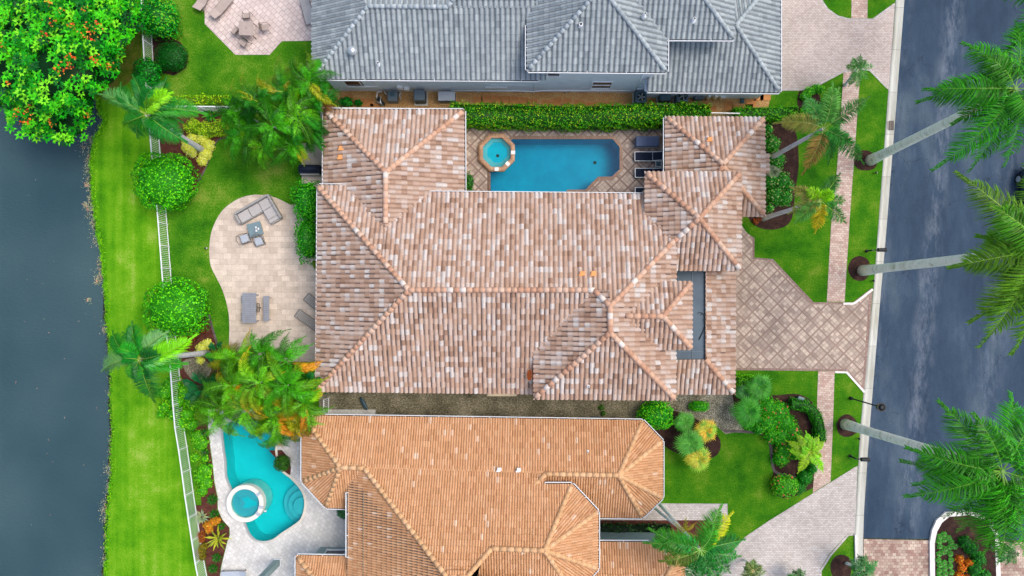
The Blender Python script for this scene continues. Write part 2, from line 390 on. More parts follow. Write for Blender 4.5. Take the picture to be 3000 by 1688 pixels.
SHORE = [(60, -4000), (90, -900), (100, -300), (120, -80), (150, 60), (190, 160), (236, 215), (272, 246), (285, 285), (292, 320), (310, 350), (306, 367), (284, 399), (272, 439), (269, 480), (272, 530), (275, 568), (281, 626), (288, 684), (296, 713), (303, 771), (309, 830), (312, 860), (314, 931), (322, 1019), (328, 1062), (327, 1164), (331, 1252), (329, 1340), (328, 1412), (320, 1470), (314, 1557), (313, 1645), (308, 1700), (290, 1900), (280, 2600), (260, 5000)]
SH = smooth_px(SHORE, 5)
SH = [(x + random.uniform(-1.6, 1.6), y) for x, y in SH]
FENCE = [(440, -60), (447, 110), (450, 175), (470, 435), (488, 611), (504, 821), (516, 985), (525, 1054), (530, 1129), (537, 1223), (542, 1266), (553, 1324), (568, 1441), (598, 1636), (622, 1760)]
O_POOL = smooth_px([(700, 1232), (657, 1250), (658, 1310), (664, 1353), (666, 1395), (680, 1432), (700, 1480), (721, 1534), (733, 1563), (750, 1580), (773, 1585), (800, 1579), (826, 1560), (861, 1537), (881, 1519), (891, 1487), (890, 1458), (878, 1432), (852, 1403), (826, 1382), (812, 1353), (807, 1324), (804, 1290), (780, 1250), (740, 1232)], 5, True)
M_POOL = [(1437, 470), (1437, 592), (1640, 592), (1662, 556), (1715, 556), (1752, 518), (1792, 518), (1815, 497), (1815, 432), (1795, 408), (1500, 408), (1470, 440)]
PIT_O = [(650, 1225), (900, 1225), (900, 1595), (650, 1595)]
# one ground sheet of grass, with the lake shore as its west edge and openings where the pools are dug
east = [(9000, 2600), (9000, -900)]
sheet('ground', SH + east, 0, M['lawn'], holes=[O_POOL, M_POOL])
sheet('lake_bed', [(-9000, -4000), (500, -4000), (500, 5000), (-9000, 5000)], -2.2, M['soil'])
def bank():
    V = []; F = []
    for i, (x, y) in enumerate(SH):
        a = W(x, y); j = random.uniform(-.1, .1)
        V += [(a.x, a.y, 0), (a.x - .25 + j, a.y, -.35), (a.x - 1.6, a.y, -.75), (a.x - 6, a.y, -2.25)]
    for i in range(len(SH) - 1):
        for k in range(3): F.append((i * 4 + k, i * 4 + 4 + k, i * 4 + 5 + k, i * 4 + 1 + k))
    tag(mesh_np('lake_bank', V, F, M['soil']), kind='structure')
bank()
_ = sheet('lake_water', [(-9000, -4000), (345, -4000), (345, 5000), (-9000, 5000)], -.42, M['lake'])
bk = [(x + .5, y) for x, y in SH if -200 < y < 1900]
bf = [(x - 2, y) for x, y in FENCE[::-1]]
sheet('bank_lawn', bk + [(640, 1900)] + bf + [(438, -200)], .004, M['bank_lawn'])
sheet('front_lawn', [(2160, 270), (2655, -400), (2624, 0), (2602, 270), (2559, 844), (2519, 1266), (2505, 1590), (2350, 1800), (1935, 1540), (1935, 1180), (2160, 1080)], .004, M['front_lawn'])
sheet('worn_lawn', smooth_px([(290, 40), (360, 20), (412, 20), (414, 120), (410, 215), (380, 240), (330, 285), (300, 290), (285, 250), (300, 150)], 4, True), .009, M['worn'])
# road, gutter, pavings
KL = [(2937, -4000), (2624, 0), (2602, 270), (2569, 713), (2559, 844), (2519, 1266), (2508, 1480), (2503, 1560), (2507, 1688), (2512, 5000)]
KR = [(2964, -4000), (2650, 0), (2629, 270), (2594, 713), (2582, 844), (2547, 1266), (2532, 1490), (2529, 1577), (2528, 1688), (2530, 5000)]
sheet('road', KR[:8] + [(3600, 1592), (3600, -4000)], -.02, M['asphalt'], z0=-.2)
# asphalt is cut into the grass: the grass stops at the gutter
bpy.data.objects.remove(bpy.data.objects['ground'])
sheet('ground', SH + KL[::-1], 0, M['lawn'], holes=[O_POOL, M_POOL])
sheet('far_ground', [(2937, -4000), (9000, -4000), (9000, 5000), (2500, 5000), (2500, 1500)], -.25, M['lawn'])
sheet('ground_beyond_road', [(3600, -4000), (9000, -4000), (9000, 5000), (3600, 5000)], 0, M['lawn'])
def gutter_band():
    V = []; F = []
    for (a, b) in zip(KL, KR):
        pa = W(*a); pb = W(*b)
        for t, z in ((0, .0), (.02, .03), (.3, .03), (.42, -.015), (.5, -.03), (.58, -.02), (1, -.012)):
            q = pa.lerp(pb, t); V.append((q.x, q.y, z))
    for i in range(len(KL) - 1):
        for k in range(6): F.append((i * 7 + k, i * 7 + 7 + k, i * 7 + 8 + k, i * 7 + 1 + k))
    m, n, l, b = _mat('gutter_concrete'); v = objco(n, l)
    q = n.new('ShaderNodeTexBrick'); l.new(objco(n, l, (.02, 1, 1)), q.inputs['Vector']); q.offset = 0
    q.inputs['Color1'].default_value = (*S(206, 206, 196), 1); q.inputs['Color2'].default_value = (*S(192, 192, 182), 1); q.inputs['Mortar'].default_value = (*S(130, 128, 120), 1)
    q.inputs['Scale'].default_value = 1; q.inputs['Brick Width'].default_value = 50; q.inputs['Row Height'].default_value = 3.1; q.inputs['Mortar Size'].default_value = .012
    st = ramp(n, l, noise(n, l, objco(n, l, (1, .15, 1)), 1.5, 5, .7), [(.35, (.72, .70, .64)), (.6, (1, 1, 1))])
    l.new(mix(n, l, 1.0, q.outputs[0], st, 'MULTIPLY'), b.inputs['Base Color']); b.inputs['Roughness'].default_value = .9
    tag(mesh_np('gutter', V, F, m), kind='structure')
gutter_band()
G_DRIVE = [(2240, -400), (2380, -400), (2395, -60), (2403, 0), (2420, 25), (2450, 45), (2485, 54), (2556, 55), (2622, 8), (2603, 264), (2548, 208), (2530, 206), (2472, 212), (2400, 250), (2350, 266), (2240, 267)]
sheet('driveway', G_DRIVE, .018, M['pink_paver'], z0=0)
M_DRIVE = [(2100, 600), (2172, 640), (2205, 697), (2205, 757), (2262, 759), (2382, 886), (2500, 886), (2557, 845), (2532, 1148), (2480, 1087), (2100, 1084)]
sheet('driveway', M_DRIVE, .018, M['lattice'], z0=0)
O_DRIVE = [(2512, 1365), (2250, 1528), (2185, 1572), (2140, 1620), (1960, 1640), (1960, 1900), (2402, 1900), (2402, 1668), (2430, 1622), (2483, 1564), (2505, 1562)]
sheet('driveway', O_DRIVE, .018, M['pale_paver'], z0=0)
def band(name, pts, wpx, z, mat, z0=0):
    """a border of constant width along a pixel line"""
    P = [Vector(p) for p in pts]; L = []; Rr = []
    for i, p in enumerate(P):
        t = (P[min(i + 1, len(P) - 1)] - P[max(i - 1, 0)]).normalized(); nrm = Vector((-t.y, t.x))
        L.append(tuple(p + nrm * wpx / 2)); Rr.append(tuple(p - nrm * wpx / 2))
    return sheet(name, L + Rr[::-1], z, mat, z0=z0)
for pts in ([(2172, 642), (2207, 699), (2207, 757), (2262, 762), (2382, 889), (2500, 889), (2554, 848)], [(2100, 1081), (2480, 1084), (2530, 1142)]):
    band('paver_border', pts, 7, .026, M['border_paver'])
band('paver_border', [(2551, 850), (2530, 1142)], 8, .0265, M['border_paver'])
for pts in ([(2508, 1370), (2250, 1531), (2185, 1575), (2140, 1624)], [(2402, 1760), (2404, 1672), (2433, 1626), (2485, 1567), (2503, 1566)], [(2397, -60), (2405, 0), (2423, 27), (2452, 48), (2487, 58), (2556, 59), (2618, 14)], [(2240, 263), (2350, 262), (2400, 247), (2472, 209), (2530, 203), (2548, 205), (2600, 258)]):
    band('paver_border', pts, 6, .026, M['pale_paver'])
for pts in ([(2470, 890), (2498, 890), (2505, 887), (2556, 848)], [(2446, 1090), (2480, 1091), (2532, 1149)]):
    band('concrete_edge', pts, 6, .06, M['kerbwhite'])
sheet('sidewalk', [(2497, -400), (2544, -400), (2541, 54), (2494, 54)], .02, M['walk_paver'], z0=0)
sheet('sidewalk', [(2471, 213), (2517, 206), (2518, 240), (2500, 495), (2489, 640), (2474, 884), (2422, 884), (2436, 640), (2452, 495), (2466, 290)], .02, M['walk_paver'], z0=0)
sheet('sidewalk', [(2397, 1088), (2445, 1088), (2439, 1270), (2433, 1411), (2381, 1444), (2391, 1300), (2394, 1164)], .02, M['walk_paver'], z0=0)
sheet('street_crossing', [(2530, 1580), (3600, 1600), (3600, 5000), (2530, 5000)], .0, M['street_paver'], z0=-.2)
# yard surfaces
PATIO = smooth_px([(747, 570), (700, 582), (652, 617), (623, 670), (614, 722), (617, 775), (635, 815), (652, 850), (666, 897), (672, 944), (671, 1010)], 6) + [(690, 1060), (960, 1060), (985, 560), (900, 600), (850, 600), (815, 582), (790, 573)]
sheet('patio', PATIO, .022, M['travertine'], z0=0)
sheet('patio_walk', [(884, 420), (985, 420), (985, 559), (884, 559)], .02, M['travertine'], z0=0)
G_PATIO = [(556, -200), (566, -20), (600, 38), (600, 70), (690, 161), (790, 161), (826, 121), (1010, 119), (1010, -200)]
sheet('grey_house_patio', G_PATIO, .022, M['pink_deck'], z0=0)
sheet('side_yard_gravel', [(958, 262), (2262, 262), (2250, 318), (2200, 345), (960, 345)], .008, M['gold_gravel'])
sheet('side_yard_gravel', [(935, 1100), (2100, 1100), (2140, 1150), (2148, 1200), (2100, 1240), (1940, 1270), (1900, 1245), (935, 1245)], .008, M['gravel'])
sheet('pebble_bed', [(1975, 1130), (2142, 1135), (2152, 1195), (2180, 1262), (2125, 1272), (2090, 1240), (2040, 1222), (1990, 1218)], .014, M['pebble'])
sheet('mulch_bed', smooth_px([(1880, 1215), (1980, 1205), (2060, 1240), (2110, 1290), (2090, 1340), (1990, 1330), (1930, 1290)], 4, True), .018, M['mulch'])
# pool deck of the main house
sheet('pool_deck', [(1340, 366), (1980, 366), (1980, 660), (1340, 660)], .02, M['lattice_light'], holes=[M_POOL], z0=0)
# deck of the orange house
O_DECK = [(610, 1200), (611, 1266), (623, 1353), (629, 1412), (638, 1455), (639, 1493), (652, 1522), (673, 1546), (674, 1568), (667, 1586), (649, 1659), (640, 1720), (640, 2000), (1100, 2000), (1100, 1200)]
sheet('orange_house_deck', O_DECK, .02, M['white_deck'], holes=[O_POOL], z0=0)
sheet('mulch_strip', [(545, 1235), (606, 1235), (609, 1266), (621, 1353), (627, 1412), (636, 1455), (637, 1493), (650, 1522), (671, 1546), (672, 1568), (665, 1586), (647, 1659), (638, 1740), (618, 1740), (600, 1636), (571, 1480), (590, 1480), (588, 1400), (600, 1340), (585, 1280)], .012, M['red_mulch'])
sheet('mulch_bed', [(445, 210), (445, 110), (500, 110), (530, 125), (552, 165), (545, 200), (510, 222), (478, 215)], .012, M['mulch'])
sheet('mulch_bed', smooth_px([(455, 325), (560, 320), (700, 325), (705, 370), (690, 395), (635, 412), (617, 450), (600, 492), (580, 530), (560, 560), (500, 570), (480, 470)], 4, True), .012, M['red_mulch'])
band('stone_edging', smooth_px([(700, 398), (640, 410), (620, 450), (602, 494), (582, 532)], 5), 4, .03, M['edging'])
sheet('mulch_bed', smooth_px([(512, 975), (560, 950), (612, 925), (620, 960), (632, 1000), (650, 1060), (660, 1130), (600, 1170), (540, 1120), (520, 1060)], 4, True), .012, M['red_mulch'])
band('stone_edging', smooth_px([(612, 922), (622, 960), (634, 1000), (652, 1060)], 5), 6, .03, M['edging'])
sheet('gravel_patch', smooth_px([(535, 1060), (590, 1050), (620, 1080), (600, 1110), (560, 1110)], 4, True), .018, M['gravel'])
sheet('mulch_strip', [(788, 1320), (826, 1318), (845, 1340), (853, 1370), (851, 1392), (832, 1385), (815, 1350)], .026, M['red_mulch'])
# front beds
sheet('mulch_bed', smooth_px([(2230, 350), (2290, 345), (2330, 380), (2340, 480), (2330, 560), (2320, 640), (2290, 668), (2240, 672), (2200, 650), (2190, 600), (2200, 420)], 4, True), .012, M['mulch'])
sheet('mulch_bed', smooth_px([(2340, 270), (2370, 262), (2400, 275), (2400, 330), (2360, 350), (2338, 330)], 4, True), .013, M['mulch'])
sheet('mulch_bed', smooth_px([(2150, 1150), (2260, 1158), (2340, 1155), (2385, 1185), (2400, 1240), (2398, 1400), (2360, 1440), (2290, 1460), (2262, 1420), (2270, 1340), (2250, 1270), (2200, 1255), (2150, 1250)], 4, True), .012, M['mulch'])
band('stone_edging', smooth_px([(2120, 1262), (2190, 1265), (2235, 1272), (2256, 1300), (2262, 1350), (2275, 1385), (2340, 1400)], 5), 8, .03, M['edging'])
sheet('mulch_ring', smooth_px([(2500, 470), (2512, 445), (2545, 442), (2568, 465), (2565, 490), (2542, 500), (2512, 494)], 4, True), .014, M['mulch'])
sheet('mulch_ring', smooth_px([(2484, 790), (2495, 760), (2520, 750), (2545, 765), (2548, 800), (2530, 822), (2500, 818)], 4, True), .014, M['mulch'])
sheet('mulch_ring', smooth_px([(2450, 1247), (2462, 1222), (2485, 1214), (2508, 1232), (2512, 1262), (2490, 1279), (2462, 1275)], 4, True), .014, M['mulch'])
sheet('mulch_ring', smooth_px([(2433, 1655), (2448, 1630), (2472, 1626), (2492, 1642), (2490, 1690), (2465, 1700), (2440, 1690)], 4, True), .014, M['mulch'])
# path of the orange house
sheet('entry_path', [(1740, 1474), (2131, 1476), (2132, 1530), (1740, 1530)], .018, M['pale_paver'], z0=0)
sheet('mulch_strip', [(1740, 1524), (2070, 1524), (2090, 1560), (2060, 1600), (1740, 1600)], .022, M['red_mulch'])
# median island
ISL = [(2735, 2300), (2736, 1688), (2735, 1590), (2742, 1556), (2756, 1530), (2778, 1512), (2840, 1508), (2890, 1530), (2911, 1570), (2915, 1688), (2915, 2300)]
sheet('median_bed', ISL, .13, M['mulch'], z0=0)
def median_kerb():
    out = [(2721, 2300), (2722, 1688), (2721, 1588), (2727, 1553), (2740, 1523), (2766, 1500), (2842, 1494), (2900, 1518), (2923, 1565), (2928, 1688), (2928, 2300)]
    sheet('median_kerb', out + ISL[::-1], .15, M['kerbwhite'], z0=-.05)
median_kerb()
band('kerb', [(2505, 1565), (2508, 1700), (2512, 5000)], 6, .15, M['kerbwhite'], z0=0)
# storm drain in the gutter
d = thing('storm_drain', 'black iron storm drain grate set in the concrete gutter', 'drain', W(2608, 367))
mb = MB(); a, b = W(2598, 355, .03), W(2618, 380, .03)
mb.box(((a.x + b.x) / 2, (a.y + b.y) / 2, .0), (b.x - a.x + .05, a.y - b.y + .05, .05)); mb.build('pit', M['dark'], d)
mb = MB()
for i in range(9):
    y = a.y + (b.y - a.y) * (i + .5) / 9; mb.box(((a.x + b.x) / 2, y, .04), (b.x - a.x, .03, .02))
mb.box(((a.x + b.x) / 2, (a.y + b.y) / 2, .041), (.04, a.y - b.y, .026))
mb.build('grate', M['bronze'], d)

# ================================================================ pools
def pool(name, label, outline, plaster, cop_mat, depth, cop_w, wz=-.1, loc=(0, 0), water='poolwater'):
    t = thing(name, label, 'pool', W(*loc))
    P = [W(x, y) for x, y in outline]
    n = len(P); V = [(p.x, p.y, .0) for p in P] + [(p.x, p.y, -depth) for p in P]
    F = [(i, (i + 1) % n, n + (i + 1) % n, n + i) for i in range(n)]
    me = bpy.data.meshes.new('basin')
    T = [tuple(n + i for i in q) for q in tessellate_polygon([[Vector((p.x, p.y, 0)) for p in P]])]
    me.from_pydata(V, [], F + T); me.materials.append(plaster); o = bpy.data.objects.new('basin', me); link(o, t)
    sheet('water', outline, wz, M[water], parent=t)
    # coping ring
    c = sum(P, Vector()) / n; A = []
    area = sum(P[i].x * P[(i + 1) % n].y - P[(i + 1) % n].x * P[i].y for i in range(n)); sg = 1 if area > 0 else -1
    for i in range(n):
        e1 = (P[i] - P[i - 1]).normalized(); e2 = (P[(i + 1) % n] - P[i]).normalized()
        n1 = Vector((e1.y, -e1.x, 0)) * sg; n2 = Vector((e2.y, -e2.x, 0)) * sg
        m_ = (n1 + n2); m_ = m_ / max(.3, m_.length_squared / 2) if m_.length > 1e-4 else n1
        if m_.length > 1.6: m_ = m_.normalized() * 1.6
        A.append(P[i] + m_ * cop_w)
    V = [(p.x, p.y, .035) for p in P] + [(p.x, p.y, .035) for p in A] + [(p.x, p.y, -.05) for p in P] + [(p.x, p.y, 0) for p in A]
    F = []
    for i in range(n):
        j = (i + 1) % n
        F += [(i, j, n + j, n + i), (i, j, 2 * n + j, 2 * n + i), (n + i, n + j, 3 * n + j, 3 * n + i)]
    mesh_np('coping', V, F, cop_mat, t)
    return t
mp = pool('swimming_pool', 'deep teal blue swimming pool with chamfered corners in the lattice paver courtyard', M_POOL, M['plaster'], M['coping'], 1.6, .22, loc=(1620, 490))
q = MB(); c = W(1743, 476, -1.5); q.cyl(c.x, c.y, -1.59, -1.57, .13); q.build('drain_cover', M['dark'], mp)
op = pool('swimming_pool', 'free form turquoise swimming pool beside the orange roofed house', O_POOL, M['plaster2'], M['coping_white'], 1.4, .16, loc=(780, 1450), water='poolwater_light')
q = MB()
for r_, z in ((1.55, -.95), (1.1, -.62), (.62, -.3)):
    cc = W(884, 1486); q.cyl(cc.x - .1, cc.y, -1.39, z, r_, seg=32)
q.build('step', M['plaster_light'], op)
c = W(776, 1498); fl = thing('pool_float', 'small pale blue chlorine float in the turquoise pool beside the spa', 'float', (c.x, c.y, -.1))
q = MB(); q.ell((c.x, c.y, -.08), (.11, .11, .07)); q.build('body', M['cushion_blue'], fl)
q = MB(); q.cyl(c.x, c.y, -.03, .0, .05); q.build('cap', M['white'], fl)

def spa_oct():
    t = thing('spa', 'octagonal raised spa with tan coping at the corner of the teal pool', 'spa', W(1456, 445))
    def octa(x0, y0, x1, y1, c): return [(x0 + c, y0), (x1 - c, y0), (x1, y0 + c), (x1, y1 - c), (x1 - c, y1), (x0 + c, y1), (x0, y1 - c), (x0, y0 + c)]
    zt = .35; s = H / (H - zt)
    outer = octa(1402, 392, 1508, 501, 32); inner = octa(1415, 404, 1496, 489, 25); deep = octa(1428, 418, 1487, 477, 19)
    w0 = [W(x, y, zt) for x, y in outer]; w1 = [W(x, y, zt) for x, y in inner]; w2 = [W(x, y, 0) for x, y in deep]
    V = []; F = []
    for z, ring in ((0, w0), (zt, w0), (zt, w1), (-.1, w1)):
        V += [(p.x, p.y, z) for p in ring]
    for a in range(3):
        for i in range(8): j = (i + 1) % 8; F.append((a * 8 + i, a * 8 + j, a * 8 + 8 + j, a * 8 + 8 + i))
    mesh_np('coping', V, F, M['coping_tan'], t)
    V = []; F = []
    for z, ring in ((.3, w1), (.13, w1), (.125, w2), (.05, w2)): V += [(p.x, p.y, z) for p in ring]
    for a in range(3):
        for i in range(8): j = (i + 1) % 8; F.append((a * 8 + i, a * 8 + j, a * 8 + 8 + j, a * 8 + 8 + i))
    o = mesh_np('bench', V, F, M['plaster_light'], t)
    q = MB(); q.prism([(p.x, p.y) for p in w2], .03, .055); q.build('floor', M['plaster'], t)
    me = bpy.data.meshes.new('water'); me.from_pydata([(p.x, p.y, .24) for p in w1], [], [tuple(range(8))]); me.materials.append(M['spawater'])
    link(bpy.data.objects.new('water', me), t)
    q = MB(); c = W(1458, 457); q.cyl(c.x, c.y, .05, .062, .12); q.build('drain_cover', M['dark'], t)
    for x, y, rz in ((1503, 447, 0), (1487, 480, R(-45)), (1455, 496, 0)):
        q = MB(); p = W(x, y, zt); q.box((p.x, p.y, zt + .01), (.30, .26, .06), rz, bevel=.01); q.build('spillway', M['white'], t)
spa_oct()
def spa_round():
    t = thing('spa', 'round raised spa with thick white rim overlapping the turquoise pool', 'spa', W(717, 1476))
    c = W(717, 1476, .45); zt = .45
    q = MB(); n = 48
    def ring(r, z): return [q.bm.verts.new((c.x + r * math.cos(6.2832 * i / n), c.y + r * math.sin(6.2832 * i / n), z)) for i in range(n)]
    rs = [ring(1.36, -1.3), ring(1.36, zt - .03), ring(1.33, zt), ring(1.06, zt), ring(1.04, zt - .03), ring(1.04, .05)]
    for a, b in zip(rs, rs[1:]):
        for i in range(n): q.bm.faces.new((a[i], a[(i + 1) % n], b[(i + 1) % n], b[i]))
    q.build('rim', M['coping_white'], t)
    q = MB(); q.cyl(c.x, c.y, -.9, .08, 1.04, seg=48); q.build('bench', M['plaster_light'], t)
    q = MB()
    pts = [(c.x + x, c.y + y) for x, y in ((-.35, .3), (.1, .42), (.3, .2), (.72, .05), (.72, -.25), (.35, -.3), (.1, -.42), (-.3, -.4), (-.1, -.05))]
    q.prism(pts, .0, .09); q.build('foot_well', M['plaster2'], t)
    q = MB(); pts = [(c.x + x, c.y + y) for x, y in ((-.95, .35), (-.65, .4), (-.5, .1), (-.55, -.2), (-.9, -.3))]
    q.prism(pts, .0, .16); q.build('step', M['plaster_light'], t)
    q = MB(); q.cyl(c.x, c.y, .28, .285, 1.04, seg=48); q.build('water', M['spawater'], t)
    for a in (R(35), R(-12), R(-38)):
        q = MB(); q.box((c.x + 1.2 * math.cos(a), c.y + 1.2 * math.sin(a), zt + .01), (.34, .22, .05), a, bevel=.01); q.build('spillway', M['cushion_blue'], t)
spa_round()
# ================================================================ roofs and houses
PAL = {
 'main': ([S(202, 193, 186), S(194, 175, 163), S(186, 159, 141), S(178, 148, 128), S(166, 136, 116), S(152, 121, 102), S(190, 167, 151)], [.11, .14, .26, .21, .10, .02, .16]),
 'orange': ([S(206, 160, 120), S(202, 155, 114), S(196, 149, 108), S(210, 167, 128), S(222, 194, 168), S(190, 141, 101)], [.3, .3, .2, .13, .02, .05]),
 'grey': ([S(158, 167, 170), S(151, 160, 164), S(143, 152, 156), S(166, 175, 177), S(132, 141, 146)], [.4, .36, .14, .08, .02]),
}
PROF = {   # across one tile: (position, height)
 'main': ([0, .12, .30, .48, .66, .79, .90, 1.0], [0, .055, .085, .085, .055, 0, -.02, -.005]),
 'orange': ([0, .14, .34, .54, .74, .87, 1.0], [0, .042, .058, .042, 0, -.02, 0]),
 'grey': ([0, .12, .30, .46, .58, .72, .86, 1.0], [0, .05, .064, .05, -.01, -.016, -.016, 0]),
}
SIZE = {'main': (.31, .385), 'orange': (.172, .40), 'grey': (.335, .40)}
def plane_of(P):
    n = Vector()
    for i in range(len(P)):
        a, b = P[i], P[(i + 1) % len(P)]
        n += Vector(((a.y - b.y) * (a.z + b.z), (a.z - b.z) * (a.x + b.x), (a.x - b.x) * (a.y + b.y)))
    n.normalize(); return n if n.z > 0 else -n
def tile_facet(bm_all, pts, style, soot=0.0, over=.06, lift=.02):
    """cover one convex roof facet (first edge = eave) with modelled tiles"""
    P = [W(*p) for p in pts]; n = plane_of(P); p0 = P[0]
    e = (P[1] - p0); e = (e - n * e.dot(n)).normalized(); s = n.cross(e)
    if s.z < 0: e = -e; s = n.cross(e)
    w_, c_ = SIZE[style]; us, hs = PROF[style]; us = np.array(us) * w_; hs = np.array(hs)
    A = [(q - p0).dot(e) for q in P]; B = [(q - p0).dot(s) for q in P]
    i0, i1 = int(math.floor(min(A) / w_)), int(math.ceil(max(A) / w_)); j1 = int(math.ceil((max(B)) / c_)) + 1
    # vertical clip planes through every edge but the eave
    cen = sum(P, Vector()) / len(P); cl = []
    for k in range(1, len(P)):
        a, b = P[k], P[(k + 1) % len(P)]; nn = (b - a).cross(Vector((0, 0, 1))); nn.normalize()
        if (cen - a).dot(nn) < 0: nn = -nn
        cl.append((a, nn))
    V = []; F = []; C = []
    cols, pr = PAL[style]; m = len(us)
    stag = .0
    for j in range(0, j1):
        b0 = j * c_ - (over if j == 0 else 0); b1 = (j + 1) * c_ + .02
        for i in range(i0 - 1, i1 + 1):
            a0 = i * w_
            ctr = p0 + e * (a0 + w_ / 2) + s * (b0 + c_ / 2)
            if any((ctr - q).dot(nn) < -.45 for q, nn in cl): continue
            ci = rng.choice(len(cols), p=pr); col = np.array(cols[ci]) * rng.uniform(.95, 1.05)
            sooty = rng.random() < soot
            base = len(V); jz = rng.uniform(-.004, .004); ja = rng.uniform(-.006, .006)
            for bb, dz in ((b0, .045 + jz), (b1, .0 + jz)):
                for u, h in zip(us, hs):
                    q = p0 + e * (a0 + u + ja) + s * bb + n * (h + dz + lift); V.append((q.x, q.y, q.z))
            for u, h in zip(us, hs):
                q = p0 + e * (a0 + u + ja) + s * (b0 + .01) + n * (h * .6 - .03 + lift); V.append((q.x, q.y, q.z))
            for k in range(m - 1):
                F.append((base + k, base + k + 1, base + m + k + 1, base + m + k))
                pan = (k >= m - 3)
                cc = col * (1 if k < m - 3 else ({'main': .84, 'grey': .58, 'orange': .82}[style] if k == m - 3 or style != 'orange' else .95))  # pan faces take a darker colour, painting the shade of the grooves
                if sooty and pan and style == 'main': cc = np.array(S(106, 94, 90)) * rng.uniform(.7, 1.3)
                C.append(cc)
            for k in range(m - 1):
                F.append((base + 2 * m + k, base + 2 * m + k + 1, base + k + 1, base + k)); C.append(col * (.62 if style == 'main' else .8 if style == 'grey' else .7))  # risers coloured darker to draw the shaded gap under each course
    if not F: return
    me = bpy.data.meshes.new('t'); me.from_pydata(V, [], F)
    at = me.attributes.new('Col', 'FLOAT_COLOR', 'FACE'); cc = np.ones((len(F), 4), dtype=np.float32); cc[:, :3] = np.array(C); at.data.foreach_set('color', cc.ravel())
    bm = bmesh.new(); bm.from_mesh(me)
    for q, nn in cl:
        g = bm.verts[:] + bm.edges[:] + bm.faces[:]
        bmesh.ops.bisect_plane(bm, geom=g, plane_co=q, plane_no=nn, clear_inner=True)
    bm.to_mesh(me); bm.free()
    bm_all.from_mesh(me); bpy.data.meshes.remove(me)
def tapered_cap(mb, a, b, r0, r1, col):
    """one half-round ridge tile from a to b"""
    t = (b - a).normalized(); u = t.cross(Vector((0, 0, 1))).normalized(); v = u.cross(t)
    rings = []
    for p, r in ((a, r0), (b, r1)):
        rings.append([mb.bm.verts.new(p + u * (r * math.cos(math.pi * k / 6)) + v * (r * math.sin(math.pi * k / 6) * .95 - .03)) for k in range(7)])
    for k in range(6):
        f = mb.bm.faces.new((rings[0][k], rings[0][k + 1], rings[1][k + 1], rings[1][k])); f[mb.cl] = (*col, 1); f.smooth = True
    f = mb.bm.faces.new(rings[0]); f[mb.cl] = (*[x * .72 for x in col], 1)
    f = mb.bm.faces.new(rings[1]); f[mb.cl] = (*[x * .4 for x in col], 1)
CAPP = {'main': ([S(204, 164, 138), S(192, 148, 122), S(212, 180, 158), S(220, 208, 198)], [.44, .27, .20, .09], .175, .40),
        'orange': ([S(214, 170, 126), S(208, 164, 120), S(218, 176, 134)], [.5, .3, .2], .16, .42),
        'grey': ([S(170, 180, 184), S(182, 191, 194), S(158, 168, 173)], [.4, .3, .3], .14, .36)}
def caps(mb, a, b, style, rise=.10):
    """ridge tiles from the lower end a to the upper end b"""
    cols, pr, r, L = CAPP[style]; A = W(*a); B = W(*b); dv = B - A; n = max(1, int(dv.length / L)); 
    for i in range(n):
        p = A + dv * (i / n); q = A + dv * ((i + 1.12) / n)
        col = cols[rng.choice(len(cols), p=pr)]; k = rng.uniform(.93, 1.06)
        tapered_cap(mb, p + Vector((0, 0, rise + .014)), q + Vector((0, 0, rise + .008)), r, r * .95, tuple(x * k for x in col))
def inset(P, d):
    n = len(P); out = []
    area = sum(P[i].x * P[(i + 1) % n].y - P[(i + 1) % n].x * P[i].y for i in range(n)); sg = 1 if area > 0 else -1
    for i in range(n):
        e1 = (P[i] - P[i - 1]).normalized(); e2 = (P[(i + 1) % n] - P[i]).normalized()
        n1 = Vector((-e1.y, e1.x, 0)) * sg; n2 = Vector((-e2.y, e2.x, 0)) * sg; m_ = n1 + n2
        out.append(P[i] + m_ * (d / max(.25, 1 + n1.dot(n2))))
    return out
def eave_gutter(t, edges, z_drop=.06, hang=True):
    """white eave gutters: outer lip, dark trough, hangers"""
    g = MB(); tr = MB()
    for a, b in edges:
        A = W(*a); B = W(*b); dv = (B - A).normalized(); o_ = Vector((-dv.y, dv.x, 0))      # edges run clockwise seen from above, so outside is on the left
        u = o_ * .17; zz = Vector((0, 0, -z_drop + .03))
        g.bar(A + u + zz, B + u + zz, .045, .13, None)
        g.bar(A + o_ * .03 + zz * 2, B + o_ * .03 + zz * 2, .02, .12, None)
        tr.bar(A + o_ * .1 + Vector((0, 0, -.12)), B + o_ * .1 + Vector((0, 0, -.12)), .13, .02, None)
        if hang:
            L = (B - A).length; k = max(1, int(L / 1.15))
            for i in range(k + 1):
                p = A + (B - A) * (i / k); g.bar(p + zz + Vector((0, 0, .05)), p + u + zz + Vector((0, 0, .05)), .035, .03, None)
    o = g.build('eave_gutter', M['white'], t); p = tr.build('trough', M['dark']); p.parent = o
    return o
